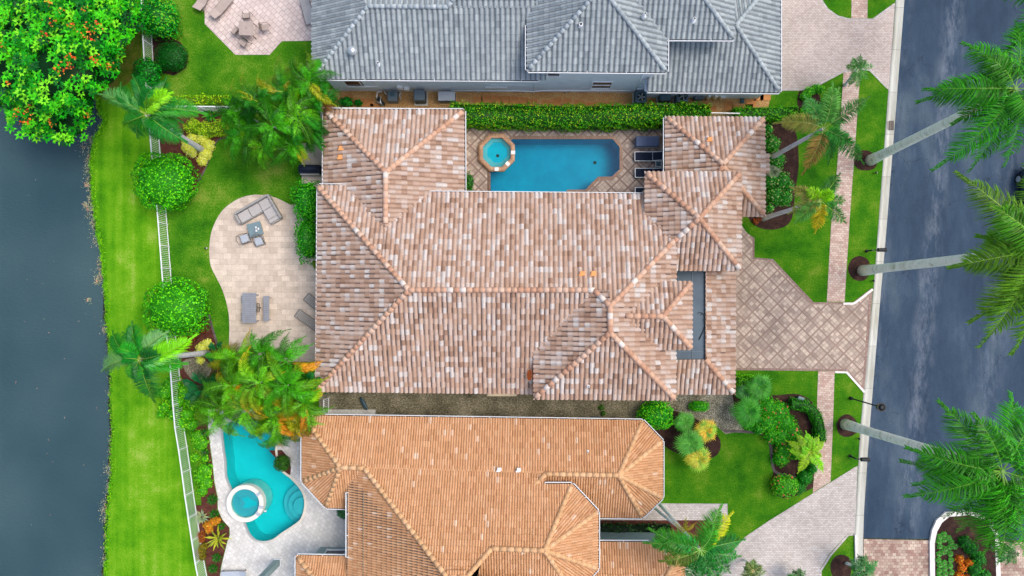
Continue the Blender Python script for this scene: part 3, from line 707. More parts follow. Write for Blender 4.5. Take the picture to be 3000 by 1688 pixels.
def roof(t, facets, style, caplines, name='roof', soot=0.0, deck=True):
    bm = bmesh.new(); bm.faces.layers.float_color.new('Col')
    for f in facets:
        pts, so_ = (f if isinstance(f, tuple) and isinstance(f[0], list) else (f, soot))
        tile_facet(bm, pts, style, so_)
        if deck:
            P = [W(*p) for p in pts]; n = plane_of(P); cl = bm.faces.layers.float_color['Col']
            fc = bm.faces.new([bm.verts.new(q - n * .045) for q in P]); fc[cl] = (.10, .08, .07, 1)
            a, b = P[0], P[1]      # fascia board under the eave
            v = [bm.verts.new(q) for q in (a - Vector((0, 0, .03)), b - Vector((0, 0, .03)), b - Vector((0, 0, .24)), a - Vector((0, 0, .24)))]
            fc = bm.faces.new(v); fc[cl] = (.55, .52, .48, 1)
    me = bpy.data.meshes.new(name); bm.to_mesh(me); bm.free(); me.materials.append(M['tile_' + style])
    o = bpy.data.objects.new(name, me); link(o, t)
    if caplines:
        mb = MB()
        for a, b in caplines: caps(mb, a, b, style)
        c = mb.build('ridge_tiles', M['tile_' + style]); c.parent = o
    return o
def walls(t, outline, over, mat, z0=0, name='wall', soffit=True):
    P = [W(*p) for p in outline]; I = inset(P, over); ze = min(p.z for p in P) - .2
    mb = MB(); n = len(P)
    for i in range(n):
        a, b = I[i], I[(i + 1) % n]
        mb.face([(a.x, a.y, z0), (b.x, b.y, z0), (b.x, b.y, ze), (a.x, a.y, ze)])
    if soffit: mb.face([(p.x, p.y, ze) for p in P])
    return mb.build(name, mat, t)

# ---------------------------------------------------------------- the main house
mh = thing('house', 'large central house with blended pink and brown clay tile roof', 'house', W(1545, 860))
HV = dict(RW=(1198, 850, 7.0), RE=(1740, 850, 7.0), SN=(1787, 897, 7.43), SS=(1787, 975, 7.43))
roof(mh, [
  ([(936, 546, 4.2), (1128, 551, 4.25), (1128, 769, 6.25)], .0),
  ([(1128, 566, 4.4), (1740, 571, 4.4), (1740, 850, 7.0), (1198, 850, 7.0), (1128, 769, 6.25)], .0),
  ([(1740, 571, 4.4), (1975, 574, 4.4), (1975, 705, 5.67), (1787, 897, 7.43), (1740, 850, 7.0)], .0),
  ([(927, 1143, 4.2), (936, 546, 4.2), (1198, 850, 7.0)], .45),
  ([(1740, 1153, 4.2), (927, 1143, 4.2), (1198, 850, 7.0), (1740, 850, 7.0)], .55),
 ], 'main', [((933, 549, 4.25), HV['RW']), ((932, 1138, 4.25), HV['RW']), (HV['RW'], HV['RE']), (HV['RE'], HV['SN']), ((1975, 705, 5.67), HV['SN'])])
roof(mh, [
  ([(1567, 1166, 5.4), (1567, 850, 5.4), (1787, 850, 7.43), (1787, 975, 7.43)], .45),
  ([(1976, 1169, 5.6), (1567, 1166, 5.4), (1787, 975, 7.43)], .55),
  ([(1978, 705, 5.6), (1976, 1169, 5.6), (1787, 975, 7.43), (1787, 897, 7.43)], .05),
 ], 'main', [(HV['SN'], HV['SS']), ((1569, 1163, 5.45), HV['SS']), ((1974, 1166, 5.65), HV['SS'])])
roof(mh, [   # gabled dormer on the east slope
  ([(2024, 828, 6.05), (1800, 828, 6.05), (1800, 926, 6.97), (1942, 927, 6.97)], .0),
  ([(2024, 1021, 6.05), (2024, 828, 6.05), (1942, 927, 6.97)], .0),
  ([(1800, 1021, 6.05), (2024, 1021, 6.05), (1942, 927, 6.97), (1800, 926, 6.97)], .55),
 ], 'main', [((1832, 926, 6.97), (1942, 927, 6.97)), ((2021, 831, 6.07), (1942, 927, 6.97)), ((2022, 1018, 6.07), (1942, 927, 6.97))])
roof(mh, [   # square tower roof
  ([(1892, 507, 5.0), (2168, 507, 5.0), (2048, 640, 6.35)], .0),
  ([(2168, 507, 5.0), (2168, 790, 5.0), (2048, 640, 6.35)], .0),
  ([(2168, 790, 5.0), (1892, 790, 5.0), (2048, 640, 6.35)], .45),
  ([(1892, 790, 5.0), (1892, 507, 5.0), (2048, 640, 6.35)], .45),
 ], 'main', [((1895, 510, 5.03), (2048, 640, 6.35)), ((2165, 510, 5.03), (2048, 640, 6.35)), ((2165, 787, 5.03), (2048, 640, 6.35)), ((1955, 725, 5.5), (2048, 640, 6.35))])
roof(mh, [   # low north east roof
  ([(1951, 345, 3.1), (2237, 347, 3.1), (2117, 481, 4.45)], .0),
  ([(2237, 347, 3.1), (2238, 632, 3.1), (2118, 490, 4.45), (2117, 481, 4.45)], .0),
  ([(2238, 632, 3.1), (1951, 632, 3.1), (2118, 490, 4.45)], .3),
  ([(1951, 632, 3.1), (1951, 345, 3.1), (2117, 481, 4.45), (2118, 490, 4.45)], .3),
 ], 'main', [((1955, 348, 3.12), (2117, 481, 4.45)), ((2234, 350, 3.12), (2117, 481, 4.45)), ((2235, 628, 3.12), (2118, 490, 4.45)), ((1955, 628, 3.12), (2118, 490, 4.45))])
roof(mh, [([(2250, 450, 2.95), (2250, 509, 2.95), (2225, 509, 3.18), (2225, 450, 3.18)], .0)], 'main', [])
roof(mh, [   # low east strip and its south return
  ([(2151, 780, 3.1), (2150, 1152, 3.1), (2066, 1053, 3.95), (2066, 780, 3.95)], .05),
  ([(2150, 1152, 3.1), (1900, 1152, 3.1), (1900, 1055, 3.95), (2066, 1053, 3.95)], .45),
 ], 'main', [((2147, 1149, 3.12), (2066, 1053, 3.95))])
roof(mh, [   # north west wing
  ([(952, 325, 3.55), (1357, 326, 3.55), (1130, 505, 5.4)], .0),
  ([(1357, 326, 3.55), (1358, 700, 3.55), (1130, 700, 5.4), (1130, 505, 5.4)], .0),
  ([(950, 700, 3.55), (952, 325, 3.55), (1130, 505, 5.4), (1130, 700, 5.4)], .45),
 ], 'main', [((955, 328, 3.57), (1130, 505, 5.4)), ((1354, 329, 3.57), (1130, 505, 5.4)), ((1130, 655, 5.4), (1130, 505, 5.4))])
# flat roof between the strip and the tower
mb = MB(); 
mb.prism([tuple(W(x, y, 3.86)[:2]) for x, y in ((1976, 775), (2070, 775), (2070, 1056), (1950, 1056), (1950, 1020), (1976, 1020))], 3.5, 3.86)
mb.build('flat_roof', M['flat'], mh)
mb = MB()
for a, b in (((2028, 780), (2028, 1050)), ((1984, 1030), (2066, 1030)), ((1986, 790), (1986, 828))): mb.bar(W(*a, 3.88), W(*b, 3.88), .05, .04)
mb.build('roof_seam', M['ac'], mh)
fb = thing('fallen_branch', 'thin dark curved branch lying on the grey flat roof', 'branch', W(2060, 950, 3.88))
mb = MB(); mb.tube([W(x, y, 3.91) for x, y in ((2048, 995), (2058, 975), (2066, 950), (2065, 930), (2058, 918), (2048, 915), (2043, 920))], [.03, .03, .025, .02, .02, .015, .01], 6); mb.build('stem', M['dark'], fb)
for p_, q_ in (((2058, 975), (2050, 992)), ((2066, 950), (2060, 935)), ((2058, 918), (2052, 925))): mb = MB(); mb.tube([W(*p_, 3.91), W(*q_, 3.93)], .012, 5); mb.build('twig', M['dark'], fb)
walls(mh, [(927, 1143, 4.1), (1740, 1153, 4.1), (1740, 571, 4.1), (936, 546, 4.1)], .55, M['cream'])
walls(mh, [(1567, 1166, 5.3), (1976, 1169, 5.3), (1978, 705, 5.3), (1567, 850, 5.3)], .5, M['cream'])
walls(mh, [(1892, 507, 4.9), (2168, 507, 4.9), (2168, 790, 4.9), (1892, 790, 4.9)], .5, M['cream'])
walls(mh, [(1951, 345, 3.0), (2237, 347, 3.0), (2238, 632, 3.0), (1951, 632, 3.0)], .5, M['cream'])
walls(mh, [(1900, 780, 3.0), (2151, 780, 3.0), (2150, 1152, 3.0), (1900, 1152, 3.0)], .5, M['cream'])
walls(mh, [(952, 325, 3.45), (1357, 326, 3.45), (1358, 700, 3.45), (950, 700, 3.45)], .5, M['cream'])
mb = MB(); P = [W(2026, 828, 5.95), W(2026, 1021, 5.95), W(1900, 1021, 5.95), W(1900, 828, 5.95)]; I = inset(P, .3)
mb.prism([(p.x, p.y) for p in I], 3.8, 5.8); mb.build('dormer_wall', M['cream'], mh)
mb = MB(); a, b = W(1428, 1120, 2.9), W(1513, 1161, 2.9)
mb.prism([(a.x, a.y), (b.x, a.y), (b.x, b.y), (a.x, b.y)], 0, 2.9); mb.build('bay', M['cream'], mh)
eave_gutter(mh, [((1240, 567, 4.4), (1892, 573, 4.4)), ((932, 1120, 4.2), (936, 546, 4.2)), ((936, 546, 4.2), (1022, 547, 4.2)), ((952, 540, 3.55), (952, 325, 3.55)), ((952, 325, 3.55), (1357, 326, 3.55)), ((1357, 326, 3.55), (1358, 563, 3.55)), ((1951, 505, 3.1), (1951, 345, 3.1))], hang=False)
def hood_vent(t, px, py, z, mat, w_=.34, rz=0):
    p = W(px, py, z); mb = MB(); mb.box(p, (w_, w_ * .8, .22), rz, bevel=.04); mb.cyl(p.x, p.y, z - .3, z - .05, .1); mb.box((p.x - .08, p.y - .12, z + .02), (w_ * .9, w_ * .35, .16), rz, bevel=.03)
    return mb.build('roof_vent', mat, t)
for x, y, z in ((1001, 434, 4.15), (998, 460, 4.15), (1706, 801, 6.75), (1739, 801, 6.75), (2079, 408, 3.9)): hood_vent(mh, x, y, z, M['terra'])
def pipe_vent(t, px, py, z, r=.07, h=.3, mat=None):
    p = W(px, py, z); mb = MB(); mb.cyl(p.x, p.y, z - .3, z + h, r, seg=12); mb.cyl(p.x, p.y, z - .3, z + .05, r * 2.4, r * 1.2, seg=12)
    o = mb.build('vent_pipe', mat or M['white'], t); q = MB(); q.cyl(p.x, p.y, z + h, z + h + .006, r * .7, seg=12); c = q.build('pipe_mouth', M['dark']); c.parent = o; return o
pipe_vent(mh, 1804, 1061, 6.6, .06, .15, M['silver']); pipe_vent(mh, 1723, 1132, 6.0)
# satellite dish on the south slope
sd = thing('satellite_dish', 'small orange rimmed satellite dish on a bracket at the roof step', 'satellite dish', W(1556, 1100, 4.7))
mb = MB(); c = W(1552, 1099, 5.3)
axis = Vector((-.92, .1, .40)).normalized(); u = axis.cross(Vector((0, 0, 1))).normalized(); v = axis.cross(u)
n_ = 20; prev = None
for k, (r_, dp) in enumerate(((.0, -.10), (.16, -.085), (.32, -.04), (.44, .02), (.47, .03))):
    ring = [mb.bm.verts.new(c + axis * dp + u * (r_ + .001) * .85 * math.cos(6.2832 * i / n_) + v * (r_ + .001) * math.sin(6.2832 * i / n_)) for i in range(n_)]
    if prev:
        for i in range(n_):
            f = mb.bm.faces.new((prev[i], prev[(i + 1) % n_], ring[(i + 1) % n_], ring[i])); f[mb.cl] = (*(S(236, 222, 190) if k == 4 else S(200, 104, 48)), 1)
    prev = ring
mb.build('reflector', M['paint'], sd)
mb = MB(); mb.tube([c - axis * .08, c + Vector((.35, 0, -.1)), W(1575, 1101, 5.45)], .025, 6); mb.box(W(1575, 1101, 5.5), (.25, .2, .06)); mb.tube([c - v * .42 * (1 if v.z > 0 else -1), c + axis * .4], .015, 6); mb.build('arm', M['silver'], sd)

# ---------------------------------------------------------------- the grey roofed house
gh = thing('house', 'pale blue house with grey tile roof north of the central house', 'house', W(1500, 200))
zE = 4.2
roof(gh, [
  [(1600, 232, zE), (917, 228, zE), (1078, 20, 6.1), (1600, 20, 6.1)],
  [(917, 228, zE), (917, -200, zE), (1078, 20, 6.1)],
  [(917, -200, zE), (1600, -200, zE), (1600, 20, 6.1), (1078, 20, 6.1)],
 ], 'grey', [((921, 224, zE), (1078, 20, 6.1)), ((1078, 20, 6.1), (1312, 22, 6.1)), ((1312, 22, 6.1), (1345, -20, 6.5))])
roof(gh, [
  [(1600, 20, 6.1), (1310, 20, 6.1), (1420, -110, 7.3), (1600, -110, 7.3)]], 'grey', [], deck=False)
roof(gh, [
  [(1951, 209, 5.9), (1547, 205, 5.9), (1762, -35, 8.3)],
  [(1547, 205, 5.9), (1547, -260, 5.9), (1762, -35, 8.3)],
  [(1951, -260, 5.9), (1951, 209, 5.9), (1762, -35, 8.3)],
  [(1547, -260, 5.9), (1951, -260, 5.9), (1762, -35, 8.3)],
 ], 'grey', [((1550, 202, 5.93), (1762, -35, 8.3)), ((1948, 206, 5.93), (1762, -35, 8.3))])
roof(gh, [
  [(2148, 113, 5.9), (1800, 110, 5.9), (1870, -60, 7.6), (2020, -60, 7.6)],
  [(2148, -230, 5.9), (2148, 113, 5.9), (2020, -60, 7.6)],
  [(1800, -230, 5.9), (2148, -230, 5.9), (2020, -60, 7.6), (1870, -60, 7.6)],
 ], 'grey', [((2145, 109, 5.93), (2020, -60, 7.6))])
roof(gh, [
  [(2282, 268, 3.1), (1897, 265, 3.1), (1897, 75, 4.85), (2155, 75, 4.85)],
  [(2282, -80, 3.1), (2282, 268, 3.1), (2155, 75, 4.85)],
  [(1900, -80, 3.1), (2282, -80, 3.1), (2155, 75, 4.85), (1900, 75, 4.85)],
 ], 'grey', [((2279, 264, 3.13), (2155, 75, 4.85)), ((2279, -76, 3.13), (2155, 75, 4.85))])
OV = .42
walls(gh, [(1600, 232, zE), (917, 228, zE), (917, -200, zE), (1600, -200, zE)], OV, M['stucco'])
walls(gh, [(1951, 209, 5.9), (1547, 205, 5.9), (1547, -260, 5.9), (1951, -260, 5.9)], OV, M['stucco'])
walls(gh, [(2148, 113, 5.9), (1900, 110, 5.9), (1900, -230, 5.9), (2148, -230, 5.9)], OV, M['stucco'])
walls(gh, [(2282, 268, 3.1), (1890, 265, 3.1), (1890, -80, 3.1), (2282, -80, 3.1)], OV, M['stucco'])
eave_gutter(gh, [((1578, 232, zE), (917, 228, zE)), ((1951, 209, 5.9), (1547, 205, 5.9)), ((1547, 205, 5.9), (1547, 75, 5.9)), ((2148, 113, 5.9), (1953, 112, 5.9)), ((2282, 268, 3.1), (1897, 265, 3.1)), ((2282, 0, 3.1), (2282, 268, 3.1)), ((1951, 110, 5.9), (1951, 209, 5.9))])
YW = W(0, 228, zE).y + OV            # plane of the south wall
def wallx(px, z): return W(px, 0, z).x
def window(t, x0, x1, z0, z1, y, mull=(), rail=(), mat=None, deep=.03):
    mb = MB(); f = .07; yo = y - deep
    mb.box(((x0 + x1) / 2, yo, z1 - f / 2), (x1 - x0, .08, f)); mb.box(((x0 + x1) / 2, yo, z0 + f / 2), (x1 - x0 + .1, .14, f))
    for x in (x0 + f / 2, x1 - f / 2): mb.box((x, yo, (z0 + z1) / 2), (f, .08, z1 - z0 - 2 * f - .002))
    for a in mull: mb.box((x0 + (x1 - x0) * a, yo - .004, (z0 + z1) / 2), (.05, .07, z1 - z0 - 2 * f - .002))
    for a in rail: mb.box(((x0 + x1) / 2, yo - .006, z0 + (z1 - z0) * a), (x1 - x0 - 2 * f - .002, .06, .06))
    o = mb.build('window', M['white'], t)
    q = MB(); q.box(((x0 + x1) / 2, y - .01, (z0 + z1) / 2), (x1 - x0 - 2 * f + .002, .012, z1 - z0 - 2 * f + .002)); p = q.build('pane', M['glass']); p.parent = o
    return o
window(gh, wallx(1000, 2.6), wallx(1096, 2.6), 1.15, 2.9, YW, mull=(.5,))
window(gh, wallx(1438, 2.3), wallx(1545, 2.3), 1.6, 2.3, YW)
Y2 = W(0, 207, 5.9).y + OV
window(gh, wallx(1603, 4.2), wallx(1642, 4.2), 3.6, 4.7, Y2)
window(gh, wallx(1733, 1.8), wallx(1793, 1.8), .95, 2.5, Y2, rail=(.5,))
window(gh, wallx(1864, 1.7), wallx(1888, 1.7), .95, 2.4, Y2, rail=(.5,))
p = W(1035, 155, 4.9); mb = MB(); mb.cyl(p.x, p.y, 4.5, 5.25, .14); mb.ell((p.x, p.y, 5.35), (.30, .30, .2)); mb.cyl(p.x, p.y, 5.2, 5.34, .30, seg=20); mb.build('turbine_vent', M['silver'], gh)
pipe_vent(gh, 1110, 189, 4.6, .09); pipe_vent(gh, 1701, 76, 7.2, .12); pipe_vent(gh, 1888, 45, 7.3, .08); pipe_vent(gh, 2032, 60, 6.5, .1)
# long white conduit along the foot of the wall
mb = MB(); yb = W(0, 268).y - .12
mb.tube([(wallx(1320, .6), yb, .6), (wallx(1500, .6), yb, .55), (wallx(1560, .5), yb, .35), (wallx(1590, .5), yb, .55), (wallx(1905, .6), yb + .02, .5)], .05, 8)
for x in (1538, 1564, 1400, 1660, 1760): mb.tube([(wallx(x, .3), yb, .5), (wallx(x, .3), yb - .05, 0)], .03, 6)
for x in (1455,): mb.box((wallx(x, .8), yb + .08, .95), (1.6, .1, .5))
mb.build('conduit', M['white'], gh)
mb = MB()
for x in (1172, 1190): mb.box((wallx(x, 1.2), YW - .12, 1.2 - (x - 1172) * .02), (.36, .2, .42), bevel=.02)
mb.build('meter_box', M['white'], gh)
for x, y_, z in ((1565, YW, 3.9), (1870, Y2, 5.6), (1201, YW, 3.9)): mb = MB(); mb.tube([(wallx(x, 2), y_ - .07, z), (wallx(x, 2), y_ - .07, .1)], .05, 8); mb.build('downpipe', M['stucco'], gh)

# ---------------------------------------------------------------- the orange roofed house
oh = thing('house', 'house with plain orange tile roof and angled bays south of the central house', 'house', W(1350, 1450))
ze = 3.3
E1 = (1812, 1392, 4.85); NW = (998, 1369, 4.7); E2 = (1595, 1612, 6.9)
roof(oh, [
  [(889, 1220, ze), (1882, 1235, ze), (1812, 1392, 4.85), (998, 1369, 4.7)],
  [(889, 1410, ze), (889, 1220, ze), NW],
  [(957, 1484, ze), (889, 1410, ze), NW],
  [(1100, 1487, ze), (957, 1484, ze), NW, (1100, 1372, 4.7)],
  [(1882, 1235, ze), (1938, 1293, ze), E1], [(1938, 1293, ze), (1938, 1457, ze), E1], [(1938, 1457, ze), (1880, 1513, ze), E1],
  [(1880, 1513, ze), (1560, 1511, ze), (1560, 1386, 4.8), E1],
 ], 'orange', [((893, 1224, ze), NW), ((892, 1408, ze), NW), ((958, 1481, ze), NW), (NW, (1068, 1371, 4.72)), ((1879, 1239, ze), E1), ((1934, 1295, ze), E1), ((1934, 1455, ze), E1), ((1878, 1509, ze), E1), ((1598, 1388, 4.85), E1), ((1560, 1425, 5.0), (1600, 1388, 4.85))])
roof(oh, [
  [(1068, 1371, 4.7), (1440, 1380, 4.75), (1440, 1606, 6.9), (1368, 1690, 7.7), (1308, 1690, 7.7)],
  [(1440, 1380, 4.75), (1597, 1384, 4.78), (1597, 1612, 6.9), (1440, 1606, 6.9)],
  [(1021, 2120, 4.25), (1021, 1410, 4.25), (1068, 1371, 4.7), (1308, 1690, 7.7), (1308, 1800, 7.7)],
  [(1760, 2120, 4.25), (1021, 2120, 4.25), (1308, 1800, 7.7), (1368, 1800, 7.7)],
  [(1760, 1706, 4.25), (1760, 2120, 4.25), (1368, 1800, 7.7), (1368, 1706, 7.7)],
  [(1308, 1690, 7.69), (1368, 1690, 7.69), (1368, 1800, 7.69), (1308, 1800, 7.69)],
 ], 'orange', [((1068, 1371, 4.72), (1310, 1690, 7.7)), ((1310, 1690, 7.7), (1368, 1690, 7.7)), ((1440, 1606, 6.9), (1368, 1690, 7.7)), ((1440, 1606, 6.9), E2)])
roof(oh, [
  [(1590, 1421, 5.15), (1675, 1421, 5.15), E2], [(1675, 1421, 5.15), (1749, 1500, 5.15), E2], [(1749, 1500, 5.15), (1749, 1665, 5.15), E2],
  [(1749, 1665, 5.15), (1680, 1740, 5.15), E2], [(1680, 1760, 5.15), (1380, 1760, 5.15), (1420, 1606, 6.9), E2],
 ], 'orange', [((1673, 1424, 5.17), E2), ((1746, 1502, 5.17), E2), ((1746, 1663, 5.17), E2), ((1680, 1737, 5.17), E2)])
roof(oh, [
  [(872, 1630, 3.4), (1100, 1634, 3.4), (1100, 1730, 4.4), (948, 1730, 4.4)],
  [(872, 1860, 3.4), (872, 1630, 3.4), (948, 1730, 4.4), (948, 1760, 4.4)],
  [(1100, 1860, 3.4), (872, 1860, 3.4), (948, 1760, 4.4), (1100, 1760, 4.4)],
 ], 'orange', [((875, 1633, 3.42), (948, 1730, 4.4))])
roof(oh, [
  [(1700, 1590, 3.4), (2003, 1592, 3.4), (1935, 1720, 4.6), (1700, 1720, 4.6)],
  [(2003, 1592, 3.4), (2003, 1860, 3.4), (1935, 1740, 4.6), (1935, 1720, 4.6)],
  [(2003, 1860, 3.4), (1700, 1860, 3.4), (1700, 1740, 4.6), (1935, 1740, 4.6)],
 ], 'orange', [((2000, 1595, 3.42), (1935, 1720, 4.6)), ((1700, 1722, 4.6), (1935, 1722, 4.6))])
walls(oh, [(889, 1220, ze), (1882, 1235, ze), (1938, 1293, ze), (1938, 1457, ze), (1880, 1513, ze), (957, 1484, ze), (889, 1410, ze)], .6, M['greygreen'])
walls(oh, [(1675, 1421, 5.1), (1749, 1500, 5.1), (1749, 1665, 5.1), (1680, 1740, 5.1), (1040, 1740, 5.1), (1040, 1421, 5.1)], .5, M['greygreen'], soffit=False)
walls(oh, [(1021, 1700, 4.2), (1760, 1700, 4.2), (1760, 2120, 4.2), (1021, 2120, 4.2)], .5, M['greygreen'])
walls(oh, [(872, 1630, 3.4), (1100, 1634, 3.4), (1100, 1860, 3.4), (872, 1860, 3.4)], .55, M['greygreen'])
walls(oh, [(1700, 1590, 3.4), (2003, 1592, 3.4), (2003, 1860, 3.4), (1700, 1860, 3.4)], .25, M['greygreen'])
eave_gutter(oh, [((889, 1220, ze), (1882, 1235, ze)), ((1882, 1235, ze), (1938, 1293, ze)), ((1938, 1293, ze), (1938, 1457, ze)), ((1938, 1457, ze), (1880, 1513, ze)), ((1880, 1513, ze), (1749, 1512, ze)),
  ((889, 1410, ze), (889, 1220, ze)), ((957, 1484, ze), (889, 1410, ze)), ((1020, 1486, ze), (957, 1484, ze)), ((1021, 1632, 4.25), (1021, 1443, 4.25)), ((1597, 1421, 5.15), (1675, 1421, 5.15)), ((1675, 1421, 5.15), (1749, 1500, 5.15)),
  ((1749, 1500, 5.15), (1749, 1665, 5.15)), ((1749, 1665, 5.15), (1680, 1740, 5.15)), ((872, 1630, 3.4), (1020, 1633, 3.4)), ((872, 1720, 3.4), (872, 1630, 3.4)), ((1752, 1590, 3.4), (1900, 1591, 3.4))])
for x, y, z in ((1463, 1375, 4.95), (1520, 1376, 4.95)): hood_vent(oh, x, y, z, M['white'], .28)
pipe_vent(oh, 1722, 1323, 4.3, .06, .15)
# porch glazing on the north wall of the south west block
YP = W(0, 1630, 3.4).y - .55
x0, x1 = W(930, 0, 3.2).x, W(1012, 0, 3.2).x
window(oh, x0, x1 - .45, .9, 3.15, YP + .05, deep=-.04); 
mb = MB(); mb.box((x1 - .2, YP + .07, 1.6), (.14, .12, 3.1)); mb.build('door_frame', M['white'], oh)
pr_ = thing('porch_column', 'square grey green porch column on the white deck', 'column', W(815, 1645))
mb = MB(); p = W(815, 1645); mb.box((p.x, p.y, 1.7), (.42, .42, 3.3), bevel=.02); mb.build('shaft', M['greygreen'], pr_)
mb = MB(); mb.box((p.x, p.y, .12), (.52, .52, .2), bevel=.02); mb.box((p.x, p.y, 3.42), (.5, .5, .12), bevel=.02); mb.build('moulding', M['white'], pr_)
LK = np.array((1.9, 1.55, 1.6))      # overall leaf brightness
# ================================================================ plants
def leaves(A, P, N, size, cols, pr=None, aspect=.5, jit=.7, cvar=.2):
    """one small rhombic leaf per point, roughly facing along its normal"""
    n = len(P)
    N = N + rng.normal(0, jit, (n, 3)); N /= np.linalg.norm(N, axis=1, keepdims=True) + 1e-9
    T = np.cross(N, rng.normal(0, 1, (n, 3))); T /= np.linalg.norm(T, axis=1, keepdims=True) + 1e-9
    B = np.cross(N, T); L = (size * rng.uniform(.6, 1.3, n))[:, None]
    V = np.stack([P - T * L * .5, P + B * L * aspect * .5, P + T * L * .5 + N * L * .05, P - B * L * aspect * .5], 1).reshape(-1, 3)
    cols = np.minimum(np.array(cols) * LK, .9); c = cols[rng.choice(len(cols), n, p=pr)] * rng.uniform(1 - cvar, 1 + cvar, (n, 1))
    o = sum(len(v) for v in A['V']); A['V'].append(V); A['F'].append(np.arange(n * 4).reshape(-1, 4) + o); A['C'].append(c)
def newA(): return {'V': [], 'F': [], 'C': []}
def buildA(A, name, mat, parent): return mesh_np(name, np.concatenate(A['V']), np.concatenate(A['F']), mat, parent, np.concatenate(A['C']))
def core_ell(A, c, r, col, k=10):
    """dark inner body so that the crown is not see-through"""
    V = []; F = []
    for i in range(k + 1):
        th = math.pi * i / k
        for j in range(2 * k):
            ph = math.pi * j / k
            V.append((c[0] + r[0] * math.sin(th) * math.cos(ph), c[1] + r[1] * math.sin(th) * math.sin(ph), c[2] + r[2] * math.cos(th)))
    for i in range(k):
        for j in range(2 * k):
            F.append((i * 2 * k + j, i * 2 * k + (j + 1) % (2 * k), (i + 1) * 2 * k + (j + 1) % (2 * k), (i + 1) * 2 * k + j))
    o = sum(len(v) for v in A['V']); A['V'].append(np.array(V)); A['F'].append(np.array(F) + o); A['C'].append(np.tile(np.array(col), (len(F), 1)))
def trunk(name, pts, radii, mat, parent, seg=10):
    mb = MB(); mb.tube(pts, radii, seg); return mb.build(name, mat, parent)

G1 = [S(58, 168, 4), S(36, 138, 4), S(92, 196, 6), S(24, 108, 10)]          # bright ball shrubs
GD = [S(4, 120, 14), S(2, 94, 18), S(20, 150, 18), S(2, 70, 14)]            # deep green
GH = [S(54, 140, 4), S(90, 164, 8), S(34, 112, 4), S(46, 130, 4), S(50, 136, 4), S(44, 124, 4), S(130, 170, 24)]        # hedge, yellow tips
GL = [S(150, 204, 20), S(120, 186, 10), S(176, 216, 50), S(90, 160, 10)]     # lime
GY = [S(226, 240, 90), S(214, 230, 70), S(236, 246, 130), S(190, 214, 50)]   # pale yellow
GO = [S(206, 130, 20), S(166, 90, 20), S(120, 110, 20), S(226, 160, 30)]     # orange croton
def bush(name, label, cat, px, py, rx, ry, h, cols, size=.13, dens=95, lump=.08, flowers=None, z0=0, group=None, rz=0, gappy=0, core=None):
    """rounded shrub: (px, py) is the middle of what one sees, rx, ry its half size in photo pixels"""
    zc = h * .5; c = W(px, py, zc); k = K * (H - zc) / H; rx *= k; ry *= k
    t = thing(name, label, cat, (c.x, c.y, z0), group); A = newA()
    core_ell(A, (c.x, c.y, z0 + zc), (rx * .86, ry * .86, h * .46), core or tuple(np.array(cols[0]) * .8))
    area = 4 * math.pi * ((rx * ry + rx * h / 2 + ry * h / 2) / 3); n = int(area * dens * (.13 / size) ** 1.6)
    d_ = rng.normal(0, 1, (n, 3)); d_[:, 2] = np.abs(d_[:, 2]) * np.where(rng.random(n) < .75, 1, -1) ; d_ /= np.linalg.norm(d_, axis=1, keepdims=True)
    ph = rng.uniform(0, 6.28, 6)
    az = np.arctan2(d_[:, 1], d_[:, 0]); el = d_[:, 2]
    lp = 1 + lump * (np.sin(3 * az + ph[0]) * .5 + np.sin(5 * az + 4 * el + ph[1]) * .5 + np.sin(9 * az - 7 * el + ph[2]) * .4 + np.sin(13 * el + 6 * az + ph[3]) * .3)
    rr = lp * rng.uniform(.95, 1.03, n)
    # squared-off ellipsoid: flatter top, fuller shoulders
    p = np.sign(d_) * np.abs(d_) ** .85
    P = np.stack([c.x + p[:, 0] * rx * rr, c.y + p[:, 1] * ry * rr, z0 + zc + p[:, 2] * h * .5 * rr], 1)
    if gappy:
        keep = rng.random(n) > gappy * (np.sin(5 * az + ph[4]) * np.cos(7 * el + ph[5]) > .2); P = P[keep]; d_ = d_[keep]
    leaves(A, P, d_ + (0, 0, .25), size, cols, None, .65, .38)
    if flowers:
        m = int(len(P) * flowers[1]); idx = rng.choice(len(P), m)
        leaves(A, P[idx] * 1.0 + d_[idx] * .05, d_[idx], size * 1.15, flowers[0], None, .9, .4)
    o = buildA(A, 'foliage', M['leaf'], t)
    trunk('stem', [(c.x, c.y, z0 - .05), (c.x, c.y, z0 + zc * .8)], [.07, .05], M['bark'], t, 8)
    return t
